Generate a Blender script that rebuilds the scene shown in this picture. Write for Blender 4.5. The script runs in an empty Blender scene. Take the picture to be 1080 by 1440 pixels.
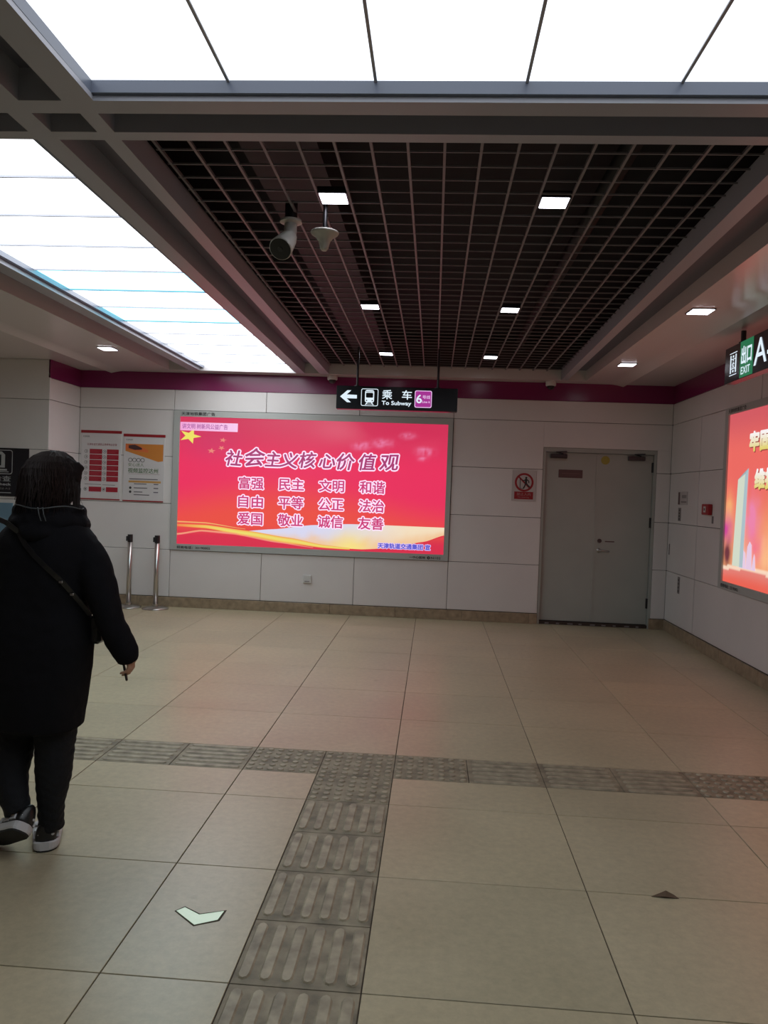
import bpy, bmesh, math, random
from mathutils import Vector, Matrix, noise
random.seed(7)
PI = math.pi
C = bpy.context.scene.collection
scn = bpy.context.scene

# ---------------------------------------------------------------- camera
cd = bpy.data.cameras.new('camera'); cam = bpy.data.objects.new('camera', cd); C.objects.link(cam)
cd.sensor_fit = 'VERTICAL'; cd.sensor_height = 36.0; cd.lens = 27.125; cd.clip_start = .05; cd.clip_end = 100
R = Matrix(((0.99724077, -0.03841305, 0.06352383), (0.06436788, 0.02114945, -0.9977021), (0.03698129, 0.99903811, 0.02356366)))
cam.matrix_world = Matrix.Translation((0, 0, 1.5)) @ R.to_4x4()
scn.camera = cam
# ---------------------------------------------------------------- world + exposure
w = bpy.data.worlds.new('world'); scn.world = w; w.use_nodes = True
w.node_tree.nodes['Background'].inputs[0].default_value = (.5, .55, .6, 1)
w.node_tree.nodes['Background'].inputs[1].default_value = .05
vs = scn.view_settings
scn.display_settings.display_device = 'sRGB'
vs.view_transform = 'Standard'; vs.look = 'None'; vs.gamma = 1; vs.exposure = 0.0; vs.use_curve_mapping = False
PANEL = 1.45          # radiance of the luminous ceiling
PANEL_L = 3.7
DOWN = 9.0           # radiance of the small square downlights

# ---------------------------------------------------------------- materials
def lin(c):
    return tuple(((v/255)/12.92 if v/255 <= .04045 else ((v/255+.055)/1.055)**2.4) for v in c)
def mat(name, col, rough=.5, metal=0, emit=None, es=1, noise_amt=0, nscale=8, bump=0, spec=.5, attr=False, coat=0):
    m = bpy.data.materials.new(name); m.use_nodes = True
    nt = m.node_tree; b = nt.nodes['Principled BSDF']
    b.inputs['Roughness'].default_value = rough; b.inputs['Metallic'].default_value = metal
    b.inputs['Specular IOR Level'].default_value = spec
    b.inputs['Coat Weight'].default_value = coat
    c = (*col, 1)
    b.inputs['Base Color'].default_value = c
    if attr:
        a = nt.nodes.new('ShaderNodeAttribute'); a.attribute_name = 'Col'
        if emit:
            b.inputs['Base Color'].default_value = (.02, .02, .02, 1)
            nt.links.new(a.outputs['Color'], b.inputs['Emission Color']); b.inputs['Emission Strength'].default_value = es
        else:
            nt.links.new(a.outputs['Color'], b.inputs['Base Color'])
    elif emit:
        b.inputs['Emission Color'].default_value = (*emit, 1); b.inputs['Emission Strength'].default_value = es
    if noise_amt or bump:
        tc = nt.nodes.new('ShaderNodeTexCoord'); geo = nt.nodes.new('ShaderNodeNewGeometry')
        n = nt.nodes.new('ShaderNodeTexNoise'); n.inputs['Scale'].default_value = nscale; n.inputs['Detail'].default_value = 6
        nt.links.new(geo.outputs['Position'], n.inputs['Vector'])
        if noise_amt:
            r = nt.nodes.new('ShaderNodeValToRGB')
            r.color_ramp.elements[0].position = .3; r.color_ramp.elements[1].position = .72
            r.color_ramp.elements[0].color = (*[v*(1-noise_amt) for v in col], 1)
            r.color_ramp.elements[1].color = (*[min(1, v*(1+noise_amt)) for v in col], 1)
            nt.links.new(n.outputs['Fac'], r.inputs[0]); nt.links.new(r.outputs[0], b.inputs['Base Color'])
        if bump:
            bp = nt.nodes.new('ShaderNodeBump'); bp.inputs['Strength'].default_value = bump; bp.inputs['Distance'].default_value = .01
            nt.links.new(n.outputs['Fac'], bp.inputs['Height']); nt.links.new(bp.outputs[0], b.inputs['Normal'])
    return m
M = {}
def floor_mat():
    # beige homogeneous stone: broad blotches, fine grain, dirt spots, a little variation per tile
    m = bpy.data.materials.new('floor_stone'); m.use_nodes = True; nt = m.node_tree; b = nt.nodes['Principled BSDF']
    geo = nt.nodes.new('ShaderNodeNewGeometry'); oi = nt.nodes.new('ShaderNodeObjectInfo')
    n1 = nt.nodes.new('ShaderNodeTexNoise'); n1.inputs['Scale'].default_value = 1.6; n1.inputs['Detail'].default_value = 5
    n2 = nt.nodes.new('ShaderNodeTexNoise'); n2.inputs['Scale'].default_value = 26; n2.inputs['Detail'].default_value = 8; n2.inputs['Roughness'].default_value = .7
    n3 = nt.nodes.new('ShaderNodeTexNoise'); n3.inputs['Scale'].default_value = 9; n3.inputs['Detail'].default_value = 3
    for n in (n1, n2, n3): nt.links.new(geo.outputs['Position'], n.inputs['Vector'])
    def ramp(src, p0, p1, c0, c1):
        r = nt.nodes.new('ShaderNodeValToRGB'); r.color_ramp.elements[0].position = p0; r.color_ramp.elements[1].position = p1
        r.color_ramp.elements[0].color = (*c0, 1); r.color_ramp.elements[1].color = (*c1, 1); nt.links.new(src, r.inputs[0]); return r.outputs[0]
    def mul(a, bb, f=1):
        x = nt.nodes.new('ShaderNodeMix'); x.data_type = 'RGBA'; x.blend_type = 'MULTIPLY'; x.inputs[0].default_value = f
        nt.links.new(a, x.inputs[6]); nt.links.new(bb, x.inputs[7]); return x.outputs[2]
    base = ramp(n1.outputs['Fac'], .3, .7, (.445, .395, .262), (.53, .473, .318))
    grain = ramp(n2.outputs['Fac'], .35, .65, (.88, .88, .88), (1.06, 1.05, 1.04))
    spots = ramp(n3.outputs['Fac'], .20, .30, (.78, .76, .73), (1, 1, 1))
    tile = ramp(oi.outputs['Random'], 0, 1, (.95, .95, .95), (1.04, 1.03, 1.02))
    out = mul(mul(mul(base, grain), spots), tile)
    nt.links.new(out, b.inputs['Base Color'])
    b.inputs['Roughness'].default_value = .42; b.inputs['Specular IOR Level'].default_value = .55
    rr = nt.nodes.new('ShaderNodeMapRange'); rr.inputs[3].default_value = .27; rr.inputs[4].default_value = .40
    nt.links.new(n1.outputs['Fac'], rr.inputs[0]); nt.links.new(rr.outputs[0], b.inputs['Roughness'])
    return m
M['floor'] = floor_mat()
M['grout'] = mat('grout', (.07, .055, .04), .9)
M['tact'] = mat('tactile_base', (.255, .22, .15), .62, noise_amt=.45, nscale=11, bump=.3)
M['tact_bar'] = mat('tactile_raised', (.345, .302, .212), .5, noise_amt=.36, nscale=16)
M['panel'] = mat('enamel_wall_panel', (.70, .675, .66), .33, spec=.45, noise_amt=.03, nscale=2)
M['joint'] = mat('panel_joint_dark', (.05, .045, .045), .8)  # dark joint colour of the backing between panels
M['stone'] = mat('skirting_stone', (.31, .235, .155), .35, noise_amt=.25, nscale=16)
M['purple'] = mat('magenta_enamel_band', (.19, .017, .085), .22, spec=.5)
M['rail'] = mat('ceiling_rail_paint', (.36, .37, .42), .38, spec=.5)
M['blue_rim'] = mat('ceiling_rim_paint', (.13, .15, .2), .3)
M['channel'] = mat('dark_channel', (.12, .12, .15), .5)
M['ceil'] = mat('glossy_metal_ceiling', (.62, .60, .60), .2, spec=.7)
M['slat'] = mat('grid_slat_paint', (.19, .185, .195), .45)
M['void'] = mat('black_void', (.007, .009, .012), .9)
M['duct'] = mat('dark_duct', (.012, .012, .014), .6)
M['door'] = mat('door_grey_paint', (.37, .395, .365), .4, noise_amt=.04, nscale=3)
M['steel'] = mat('brushed_steel', (.52, .5, .48), .28, 1)
M['dark_metal'] = mat('dark_metal', (.06, .06, .065), .35, .8)
M['black'] = mat('black_plastic', (.012, .012, .014), .35)
M['sign_black'] = mat('sign_black', (.008, .009, .014), .25)
M['white_p'] = mat('white_plastic', (.62, .62, .6), .4)
M['cam_white'] = mat('camera_cream_plastic', (.5, .5, .45), .4)
M['frame'] = mat('lightbox_frame', (.44, .46, .44), .4)
M['red'] = mat('red_plastic', (.35, .01, .015), .35)
M['maroon'] = mat('maroon_plate', (.11, .06, .06), .5)
M['signred'] = mat('sign_red', (.30, .012, .018), .4)
M['paper'] = mat('poster_paper', (.62, .6, .6), .5)
M['sign_white'] = mat('sign_plate_white', (.5, .47, .46), .4)
M['print'] = mat('printed_colour', (.5, .5, .5), .5, attr=True)
M['lit_print'] = mat('backlit_print', (.5, .5, .5), .3, attr=True, emit=(1, 1, 1), es=1.0)
M['rubber'] = mat('rubber', (.02, .02, .02), .8)
M['cloth'] = mat('black_coat_wool', (.0075, .0075, .0095), .95, spec=.15, bump=.25, nscale=180)
M['trouser'] = mat('black_leggings', (.011, .012, .015), .8, spec=.25, bump=.4, nscale=60)
M['hair'] = mat('dark_brown_hair', (.010, .007, .007), .8, spec=.12)
M['skin'] = mat('skin', (.5, .29, .2), .5, spec=.35)
M['leather'] = mat('black_leather', (.012, .012, .013), .3)
M['shoe_white'] = mat('white_shoe_rubber', (.58, .58, .59), .6)
M['glow'] = mat('photoluminescent_arrow', (.8, .92, .78), .4, emit=(.6, .8, .55), es=.32)
M['brown'] = mat('brown_scrap', (.11, .075, .045), .8)
M['yellow'] = mat('yellow_sticker', (.36, .3, .05), .5)
M['blue'] = mat('pale_blue_board', (.16, .28, .38), .4)
M['label'] = mat('grey_label', (.22, .2, .2), .5)
M['threshold'] = mat('worn_threshold', (.045, .03, .022), .7)
M['panel_light'] = mat('luminous_panel', (.7, .7, .7), .4, emit=(.93, .99, 1.06), es=PANEL)
M['panel_light_l'] = mat('luminous_panel_side', (.7, .7, .7), .4, emit=(.94, .99, 1.03), es=PANEL_L)
M['panel_light_c'] = mat('luminous_panel_side_cyan', (.7, .7, .7), .4, emit=(.31, .84, 1.0), es=PANEL_L*.98)
M['down'] = mat('downlight_lens', (.8, .8, .8), .4, emit=(.90, .90, 1.0), es=DOWN)
def emat(name, rgb, es=1): return mat(name, (.02, .02, .02), .4, emit=lin(rgb), es=es)
M['e_white'] = emat('lit_white', (225, 240, 250), 1.0)
M['e_green'] = emat('lit_green', (22, 120, 78), .8)
M['e_purple'] = emat('lit_purple', (170, 50, 150), .9)
M['e_pinkwhite'] = emat('lit_lilac', (235, 200, 240), 1.0)

# ---------------------------------------------------------------- mesh helpers
class MB:
    def __init__(s): s.v = []; s.f = []; s.m = []; s.c = []
    def add(s, vs_, fs, mi=0, col=None):
        o = len(s.v); s.v += [tuple(p) for p in vs_]; s.f += [tuple(i+o for i in f) for f in fs]; s.m += [mi]*len(fs)
        s.c += [col or (1, 1, 1)]*len(vs_)
    def box(s, x0, x1, y0, y1, z0, z1, mi=0, b=0):
        if b:
            bm = bmesh.new(); bmesh.ops.create_cube(bm, size=1)
            for v in bm.verts: v.co = Vector(((x0+x1)/2+v.co.x*(x1-x0), (y0+y1)/2+v.co.y*(y1-y0), (z0+z1)/2+v.co.z*(z1-z0)))
            bmesh.ops.bevel(bm, geom=bm.edges[:], offset=b, segments=1, affect='EDGES')
            s.bm(bm, mi); return
        s.hexa([(x0, y0), (x1, y0), (x1, y1), (x0, y1)], z0, z1, mi)
    def bm(s, bm, mi=0, col=None, mtx=None):
        bm.verts.index_update()
        s.add([(mtx @ v.co if mtx else v.co) for v in bm.verts], [[v.index for v in f.verts] for f in bm.faces], mi, col); bm.free()
    def hexa(s, q, z0, z1, mi=0):
        n = len(q); vv = [(x, y, z0) for x, y in q]+[(x, y, z1) for x, y in q]
        ff = [tuple(range(n))[::-1], tuple(range(n, 2*n))]+[(i, (i+1) % n, (i+1) % n+n, i+n) for i in range(n)]
        s.add(vv, ff, mi)
    def loft(s, rings, mi=0, cap=True, close=True):
        n = len(rings[0]); vv = [p for r in rings for p in r]; ff = []
        for k in range(len(rings)-1):
            for i in range(n if close else n-1):
                j = (i+1) % n; ff.append((k*n+i, k*n+j, (k+1)*n+j, (k+1)*n+i))
        if cap: ff += [tuple(range(n))[::-1], tuple(range((len(rings)-1)*n, len(rings)*n))]
        s.add(vv, ff, mi)
    def tube(s, pts, r, n=8, mi=0):
        pts = [Vector(p) for p in pts]; rr = r if isinstance(r, (list, tuple)) else [r]*len(pts); rings = []
        up = None
        for i, p in enumerate(pts):
            t = (pts[min(i+1, len(pts)-1)]-pts[max(i-1, 0)]).normalized()
            if up is None: up = Vector((0, 0, 1)) if abs(t.z) < .9 else Vector((0, 1, 0))
            a = t.cross(up).normalized(); bb = a.cross(t).normalized(); up = bb
            rings.append([p+(a*math.cos(2*PI*k/n)+bb*math.sin(2*PI*k/n))*rr[i] for k in range(n)])
        s.loft(rings, mi)
    def cyl(s, x, y, z0, z1, r, n=24, mi=0, r2=None):
        s.loft([[(x+q*math.cos(2*PI*k/n), y+q*math.sin(2*PI*k/n), z) for k in range(n)] for q, z in ((r, z0), (r if r2 is None else r2, z1))], mi)
    def lathe(s, prof, x=0, y=0, n=28, mi=0):
        s.loft([[(x+max(q, 1e-4)*math.cos(2*PI*k/n), y+max(q, 1e-4)*math.sin(2*PI*k/n), z) for k in range(n)] for q, z in prof], mi)
    def ball(s, c, r, mi=0, seg=16, rin=10):
        rx, ry, rz = r if isinstance(r, (tuple, list)) else (r, r, r)
        bm = bmesh.new(); bmesh.ops.create_uvsphere(bm, u_segments=seg, v_segments=rin, radius=1)
        for v in bm.verts: v.co = Vector((c[0]+v.co.x*rx, c[1]+v.co.y*ry, c[2]+v.co.z*rz))
        s.bm(bm, mi)
    def mesh(s, name, mats, smooth=False, cols=False):
        me = bpy.data.meshes.new(name); me.from_pydata(s.v, [], s.f)
        for m in (mats if isinstance(mats, (list, tuple)) else [mats]): me.materials.append(m)
        me.polygons.foreach_set('material_index', s.m)
        if smooth: me.polygons.foreach_set('use_smooth', [True]*len(me.polygons))
        if cols:
            a = me.color_attributes.new('Col', 'FLOAT_COLOR', 'POINT')
            for i, c in enumerate(s.c): a.data[i].color = (*c, 1)
        me.update(); return me
    def build(s, name, mats, parent=None, smooth=False, cols=False, loc=None):
        return link(name, s.mesh(name, mats, smooth, cols), parent, loc)
def link(name, me, parent=None, loc=None):
    o = bpy.data.objects.new(name, me); C.objects.link(o)
    if parent: o.parent = parent
    if loc: o.location = loc
    return o
def tag(o, label=None, cat=None, group=None, kind=None):
    if label: o['label'] = label
    if cat: o['category'] = cat
    if group: o['group'] = group
    if kind: o['kind'] = kind
    return o
def thing(name, label, cat, loc=(0, 0, 0), group=None):
    o = bpy.data.objects.new(name, None); C.objects.link(o); o.location = loc; o.empty_display_size = .1
    return tag(o, label, cat, group)
def copy_tree(o, parent=None):
    c = o.copy(); C.objects.link(c); c.parent = parent
    for ch in list(o.children): copy_tree(ch, c)
    return c
def box_obj(name, x0, x1, y0, y1, z0, z1, m, parent=None, b=0):
    a = MB(); a.box(x0, x1, y0, y1, z0, z1, 0, b); return a.build(name, m, parent)
def shade_auto(me, ang=.6):
    me.polygons.foreach_set('use_smooth', [True]*len(me.polygons))
    bm = bmesh.new(); bm.from_mesh(me)
    for e in bm.edges:
        if len(e.link_faces) == 2 and e.calc_face_angle(0) > ang: e.smooth = False
    bm.to_mesh(me); bm.free()

# plane frames for flat print: (origin, u axis, v axis, normal)
class Plane:
    def __init__(s, o, u, v): s.o = Vector(o); s.u = Vector(u); s.v = Vector(v); s.n = s.u.cross(s.v)
    def p(s, a, b, d=0): return s.o+s.u*a+s.v*b+s.n*d
def back_plane(y): return Plane((0, y, 0), (1, 0, 0), (0, 0, 1))      # faces the camera (-Y)
def right_plane(x): return Plane((x, 0, 0), (0, -1, 0), (0, 0, 1))    # faces -X, u runs towards the camera
def poly(mb, pl, pts, d, mi=0, col=None, thick=0):
    n = len(pts)
    if thick:
        vv = [pl.p(a, b, d) for a, b in pts]+[pl.p(a, b, d-thick) for a, b in pts]
        mb.add(vv, [tuple(range(n)), tuple(range(n, 2*n))[::-1]]+[(i, i+n, (i+1) % n+n, (i+1) % n) for i in range(n)], mi, col)
    else: mb.add([pl.p(a, b, d) for a, b in pts], [tuple(range(n))], mi, col)
def rect(mb, pl, u0, u1, v0, v1, d, mi=0, col=None, thick=0): poly(mb, pl, [(u0, v0), (u1, v0), (u1, v1), (u0, v1)], d, mi, col, thick)
def rrect(u0, u1, v0, v1, r, n=5):
    out = []
    for cx, cy, a in ((u1-r, v0+r, -PI/2), (u1-r, v1-r, 0), (u0+r, v1-r, PI/2), (u0+r, v0+r, PI)):
        out += [(cx+r*math.cos(a+PI/2*k/n), cy+r*math.sin(a+PI/2*k/n)) for k in range(n+1)]
    return out
def ring(mb, pl, outer, inner, d, mi=0, thick=.001):
    n = len(outer); vv = [pl.p(a, b, d) for a, b in outer]+[pl.p(a, b, d) for a, b in inner]
    mb.add(vv, [(i, (i+1) % n, (i+1) % n+n, i+n) for i in range(n)], mi)
def circle(u, v, r, n=32): return [(u+r*math.cos(2*PI*k/n), v+r*math.sin(2*PI*k/n)) for k in range(n)]
_fc = bpy.data.curves.new('t', 'FONT'); _fo = bpy.data.objects.new('t', _fc); C.objects.link(_fo)
def text(name, body, pl, u0, v0, h, m, parent, width=None, off=0, shear=0, d=.002, mid=False, pad=0, rot=0, grad=None):
    """one line of lettering: lower left corner (u0, v0), height h, width, lying d in front of the plane"""
    _fc.body = body; _fc.offset = 0; _fc.shear = shear; _fc.size = 1; _fc.extrude = 0; _fc.resolution_u = 3
    def tomesh():
        dg = bpy.context.evaluated_depsgraph_get(); dg.update()
        return bpy.data.meshes.new_from_object(_fo.evaluated_get(dg))
    me = tomesh(); xs = [v.co.x for v in me.vertices]; ys = [v.co.y for v in me.vertices]
    if not xs: return None
    x0, x1, y0, y1 = min(xs), max(xs), min(ys), max(ys)
    sy = h/(y1-y0); sx = (width/(x1-x0)) if width else sy
    cx = u0-(width or (x1-x0)*sx)/2 if mid else u0
    cr, sr = math.cos(rot), math.sin(rot)
    vv = []
    for v in me.vertices:
        a, b = (v.co.x-x0)*sx, (v.co.y-y0)*sy
        vv.append((cx+a*cr-b*sr, v0+a*sr+b*cr))
    ff = [tuple(p.vertices) for p in me.polygons]; bpy.data.meshes.remove(me); mb = MB()
    nn = 0 if not off else (12 if off > .006 else 6)
    for k in range(nn+1):      # a widened stroke is the same glyph laid again around itself
        du, dv = (0, 0) if k == 0 else (off*math.cos(2*PI*k/nn), off*math.sin(2*PI*k/nn))
        mb.add([pl.p(a+du, b+dv, d-k*4e-5) for a, b in vv], ff)
    if grad: mb.c = [mixc(lin(grad[0]), lin(grad[1]), (b-v0)/h) for k in range(nn+1) for a, b in vv]
    return mb.build(name, m, parent, cols=bool(grad))

# ================================================================ SETTING
X0, X1, XL, YB, YR, HC = -.160, 2.80, -7.2, 9.38, -5.0, 2.90
TW, TD, TY = .805, .71, 2.275
# ---- floor: base slab of grout, each stone tile a part, tactile strips inlaid
fl = box_obj('floor', XL, X1+.15, YR, YB+.3, -.12, -.006, M['grout']); tag(fl, kind='structure')
tile_cache = {}
def tile(x0, x1, y0, y1):
    g = .0022
    key = (round(x1-x0, 4), round(y1-y0, 4))
    if key not in tile_cache:
        a = MB(); a.box(-key[0]/2+g, key[0]/2-g, -key[1]/2+g, key[1]/2-g, -.02, 0, 0, .0012); tile_cache[key] = a.mesh('floor_tile', M['floor'])
    o = link('floor_tile', tile_cache[key], fl, ((x0+x1)/2, (y0+y1)/2, 0)); return o
ROW0, ROW1 = 4.04, 4.405       # tactile row running left-right
COL0, COL1 = X0-.4025, X0      # tactile column running away from the camera
xs = [X0+TW*k for k in range(-9, 4)]; xs = [max(XL, v) for v in xs]; xs[-1] = min(xs[-1], X1+.1); xs.append(X1+.1) if xs[-1] < X1 else None
xs = sorted(set(round(v, 4) for v in xs))
ys = [TY+TD*k for k in range(-6, 11)]+[YB+.1]
for i in range(len(xs)-1):
    for j in range(len(ys)-1):
        a0, a1, b0, b1 = xs[i], xs[i+1], ys[j], ys[j+1]
        spans_x = [(a0, a1)]
        if b0 < ROW0 and a0 < COL0 < a1+.01 and a1 <= COL1+.01: spans_x = [(a0, COL0)]
        if a1-a0 < .03: continue
        for (c0, c1) in spans_x:
            if b0 < ROW0 < b1: tile(c0, c1, b0, ROW0)
            else: tile(c0, c1, b0, b1)
def tactile(kind, w_, d_):
    a = MB(); g = .002; a.box(-w_/2+g, w_/2-g, -d_/2+g, d_/2-g, -.02, -.001, 0, .001)
    if kind == 'bars':            # bars run along local y
        n = 6; p = w_/n
        for k in range(n):
            x = -w_/2+p*(k+.5); r = p*.31; l = d_/2-.024; pts = []
            for sgn, base in ((1, 0), (-1, PI)):
                for q in range(5):
                    an = base+PI*q/4; pts.append((x+r*math.cos(an), sgn*(l-r)+r*math.sin(an)))
            n_ = len(pts); inn = [(x+(px-x)*.72, py*.985) for px, py in pts]
            vv = [(px, py, -.001) for px, py in pts]+[(px, py, .0045) for px, py in inn]
            a.add(vv, [(q, (q+1) % n_, (q+1) % n_+n_, q+n_) for q in range(n_)]+[tuple(range(n_, 2*n_))], 1)
    else:
        nx = max(1, round(w_/.0575)); ny = max(1, round(d_/.0575))
        for ix in range(nx):
            for iy in range(ny):
                x = -w_/2+w_/nx*(ix+.5); y = -d_/2+d_/ny*(iy+.5)
                rr = [(.019, -.001), (.015, .0045)]
                vv = [(x+q*math.cos(2*PI*k/8), y+q*math.sin(2*PI*k/8), z) for q, z in rr for k in range(8)]
                a.add(vv, [(k, (k+1) % 8, (k+1) % 8+8, k+8) for k in range(8)]+[tuple(range(8, 16))], 1)
    return a.mesh('tactile_tile', [M['tact'], M['tact_bar']])
tb = tactile('bars', .4025, TD/2); td_ = tactile('dots', .4025, ROW1-ROW0); tbr = tactile('bars', ROW1-ROW0, .4025); tst = tactile('dots', .4025, ROW0-(TY+2*TD))
y = TY+2*TD
link('tactile_tile', tst, fl, ((COL0+COL1)/2, (y+ROW0)/2, 0))
while y > -.3:
    link('tactile_tile', tb, fl, ((COL0+COL1)/2, y-TD/4, 0)); y -= TD/2
k = -14
while X0+.4025*(k+1) < X1+.05:
    x = X0+.4025*(k+.5)
    if x-.2 > XL:
        if k in (-2, -1, 0) or k >= 4: link('tactile_tile', td_, fl, (x, (ROW0+ROW1)/2, 0))
        else: o = link('tactile_tile', tbr, fl, (x, (ROW0+ROW1)/2, 0)); o.rotation_euler.z = PI/2
    k += 1

# ---- walls: dark backing with recessed joints, each enamel panel a part
G = .0026
def ypanel(parent, x0, x1, z0, z1, y, name='wall_panel', m=None, t=.02):
    a = MB(); a.box(x0+G, x1-G, y, y+t, z0+G, z1-G, 0, .003); return a.build(name, m or M['panel'], parent)
def xpanel(parent, x, y0, y1, z0, z1, name='wall_panel', m=None, t=.02, side=1):
    a = MB(); a.box(min(x, x+side*t), max(x, x+side*t), y0+G*3, y1-G*3, z0+G, z1-G, 0, .003); return a.build(name, m or M['panel'], parent)
ZR = [.125, .71, 1.28, 1.862, 2.44, 2.69]
DX0, DX1, DZ = 1.295, 2.635, 2.13
wb = MB(); yb = YB+.02
wb.box(-4.6, DX0, yb, yb+.16, 0, 3.4); wb.box(DX1, X1+.18, yb, yb+.16, 0, 3.4); wb.box(DX0, DX1, yb, yb+.16, DZ, 3.4)
wall_b = wb.build('wall_back', M['joint']); tag(wall_b, kind='structure')
cols_b = [-4.44, -3.24]
for j in range(5):
    z0, z1 = ZR[j], ZR[j+1]
    if j == 0: c = [-4.44, -3.24, -2.09, -.94, .205, DX0]
    elif j in (1, 2, 3): c = [-4.44, -3.24, None, .205, DX0]
    else: c = [-4.44, -3.24, -2.09, -.94, .205, X1]
    for a0, a1 in zip(c, c[1:]):
        if a0 is None or a1 is None: continue
        ypanel(wall_b, a0, a1, z0, z1, YB)
    if j < 3: ypanel(wall_b, DX1, X1, z0, z1, YB)
    elif j == 3:
        ypanel(wall_b, DX0-.006, X1, DZ, z1, YB); ypanel(wall_b, DX1, X1, z0, DZ+.006, YB)
bb = box_obj('baseboard_back', -4.44, DX0, YB+.0, YB+.02, 0, .12, M['grout']); tag(bb, kind='structure')
x = -4.44
while x < DX0-.05:
    x2 = min(x+TW, DX0); a = MB(); a.box(x+.001, x2-.001, YB-.018, YB+.001, 0, .122, 0, .003); a.build('stone_block', M['stone'], bb); x = x2
a = MB(); a.box(DX1, X1, YB-.018, YB+.001, 0, .122, 0, .003); a.build('stone_block', M['stone'], bb)
a = MB(); a.box(DX1-.018, DX1, YB-.018, YB+.14, 0, .122, 0, .003); a.build('stone_block', M['stone'], bb)
t1 = MB(); t1.box(-4.44, X1, YB-.005, YB+.02, ZR[5], HC, 0, .002); t1 = t1.build('trim_1', M['purple']); tag(t1, kind='structure')

wr = MB(); wr.box(X1+.02, X1+.2, YR, YB+.02, 0, 3.4); wall_r = wr.build('wall_right', M['joint']); tag(wall_r, kind='structure')
AY0, AY1 = 7.66, 4.22      # right lightbox span (far, near)
ycols = [YB, 8.39, AY0]
for j in range(5):
    z0, z1 = ZR[j], ZR[j+1]
    if j in (1, 2, 3):
        for a0, a1 in ((YB+.012, 8.39), (8.39, AY0), (AY1, 3.4), (3.4, 2.0), (2.0, .6), (.6, -.8)): xpanel(wall_r, X1, a1, a0, z0, z1)
    elif j == 0:
        for a0, a1 in ((YB+.012, 8.39), (8.39, 5.4), (5.4, 4.0), (4.0, 2.6), (2.6, 1.2), (1.2, -.8)): xpanel(wall_r, X1, a1, a0, z0, z1)
    else:
        for a0, a1 in ((YB+.012, 6.9), (6.9, 4.22), (4.22, 2.0), (2.0, -.8)): xpanel(wall_r, X1, a1, a0, z0, z1)
br = box_obj('baseboard_right', X1, X1+.02, YR, YB, 0, .12, M['grout']); tag(br, kind='structure')
yy = YB-.018
while yy > -1:
    y2 = yy-.9; a = MB(); a.box(X1-.018, X1+.001, y2+.001, yy-.001, 0, .122, 0, .003); a.build('stone_block', M['stone'], br); yy = y2
t2 = MB(); t2.box(X1-.005, X1+.02, YR, YB, ZR[5], HC, 0, .002); t2 = t2.build('trim_2', M['purple']); tag(t2, kind='structure')

# left: wall facing the camera at y 8.6, with a short return at x -4.44
XW, YW = -4.44, 8.62
wl = MB(); wl.box(XL, XW-.02, YW+.02, YW+.2, 0, 3.4); wl.box(XW-.2, XW-.02, YW+.02, YB+.02, 0, 3.4)
wall_l = wl.build('wall_left', M['joint']); tag(wall_l, kind='structure')
zl = ZR[:5]+[HC]
for j in range(5):
    for a0, a1 in ((XL, -6.9), (-6.9, -5.65), (-5.65, XW)): ypanel(wall_l, a0, a1, zl[j], zl[j+1], YW)
    xpanel(wall_l, XW, YW, YB+.012, ZR[j], ZR[j+1], side=-1)
bl = box_obj('baseboard_left', XL, XW, YW, YW+.02, 0, .12, M['grout']); tag(bl, kind='structure')
a = MB(); a.box(XL, XW+.018, YW-.018, YW+.001, 0, .122, 0, .003); a.build('stone_block', M['stone'], bl)
a = MB(); a.box(XW, XW+.018, YW, YB-.018, 0, .122, 0, .003); a.build('stone_block', M['stone'], bl)
t3 = MB(); t3.box(XW-.02, XW+.005, YW, YB, ZR[5], HC, 0, .002); t3 = t3.build('trim_3', M['purple']); tag(t3, kind='structure')
tag(box_obj('wall_rear', XL, X1+.2, YR-.15, YR, 0, 3.4, M['panel']), kind='structure')
tag(box_obj('wall_far_left', XL-.15, XL, YR, YW+.1, 0, 3.4, M['panel']), kind='structure')

# ---- ceiling
GX0, GX1, GY0, GY1 = -1.325, 1.40, 3.10, 9.15
ce = MB()
ce.box(XL-.1, X1+.2, YR-.1, YB+.2, 3.4, 3.5, 1)                     # black soffit above everything
def cove(sign, xa, xb, xc, y0, y1):
    """flat glossy sheet from xa to xb, then a rounded drop to a lower sheet ending at xc"""
    n_ = 8
    prof = [(xa, 3.02), (xa, HC)]+[(xb-sign*.06+sign*.17*t/n_, HC-.026*(1-math.cos(t/n_*PI/2))) for t in range(n_+1)]
    prof += [(xb+sign*.118, HC-.02), (xb+sign*.122, HC-.001), (xc, HC-.001), (xc, 3.02)]
    ce.loft([[(px, yy_, pz) for px, pz in prof] for yy_ in (y0, y1)], 0)
cove(1, 1.715, 2.09, X1+.02, YR, YB+.02)
cove(-1, -3.24, -3.94, XL, YR, YW+.02)
cove(-1, -3.24, -3.94, XW-.02, YW+.02, YB+.02)
ce.box(-3.24, 1.715, GY1, YB+.02, HC, 3.02, 0)                      # border strip along the back wall
for x0_, x1_, y0_, y1_ in ((-1.585, -1.40, YR, GY1), (1.44, 1.72, YR, GY1), (-3.24, -2.97, YR, GY1), (-3.24, 1.72, 2.88, 3.03), (-2.97, -1.68, YR, 2.8), (-1.33, 1.44, YR, .2)):
    ce.box(x0_-.01, x1_+.01, y0_, y1_, 3.02, 3.05, 2)
ceil = ce.build('ceiling', [M['ceil'], M['void'], M['channel']]); tag(ceil, kind='structure')
def rail(q, z0=HC, z1=3.02, m='rail'):
    a = MB(); a.hexa(q, z0, z1); return a.build('ceiling_rail', M[m], ceil)
def yr_(xa0, xa1, xb0, xb1, y0, y1, **k): return rail([(xa0, y0), (xa1, y0), (xb1, y1), (xb0, y1)], **k)
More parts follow.
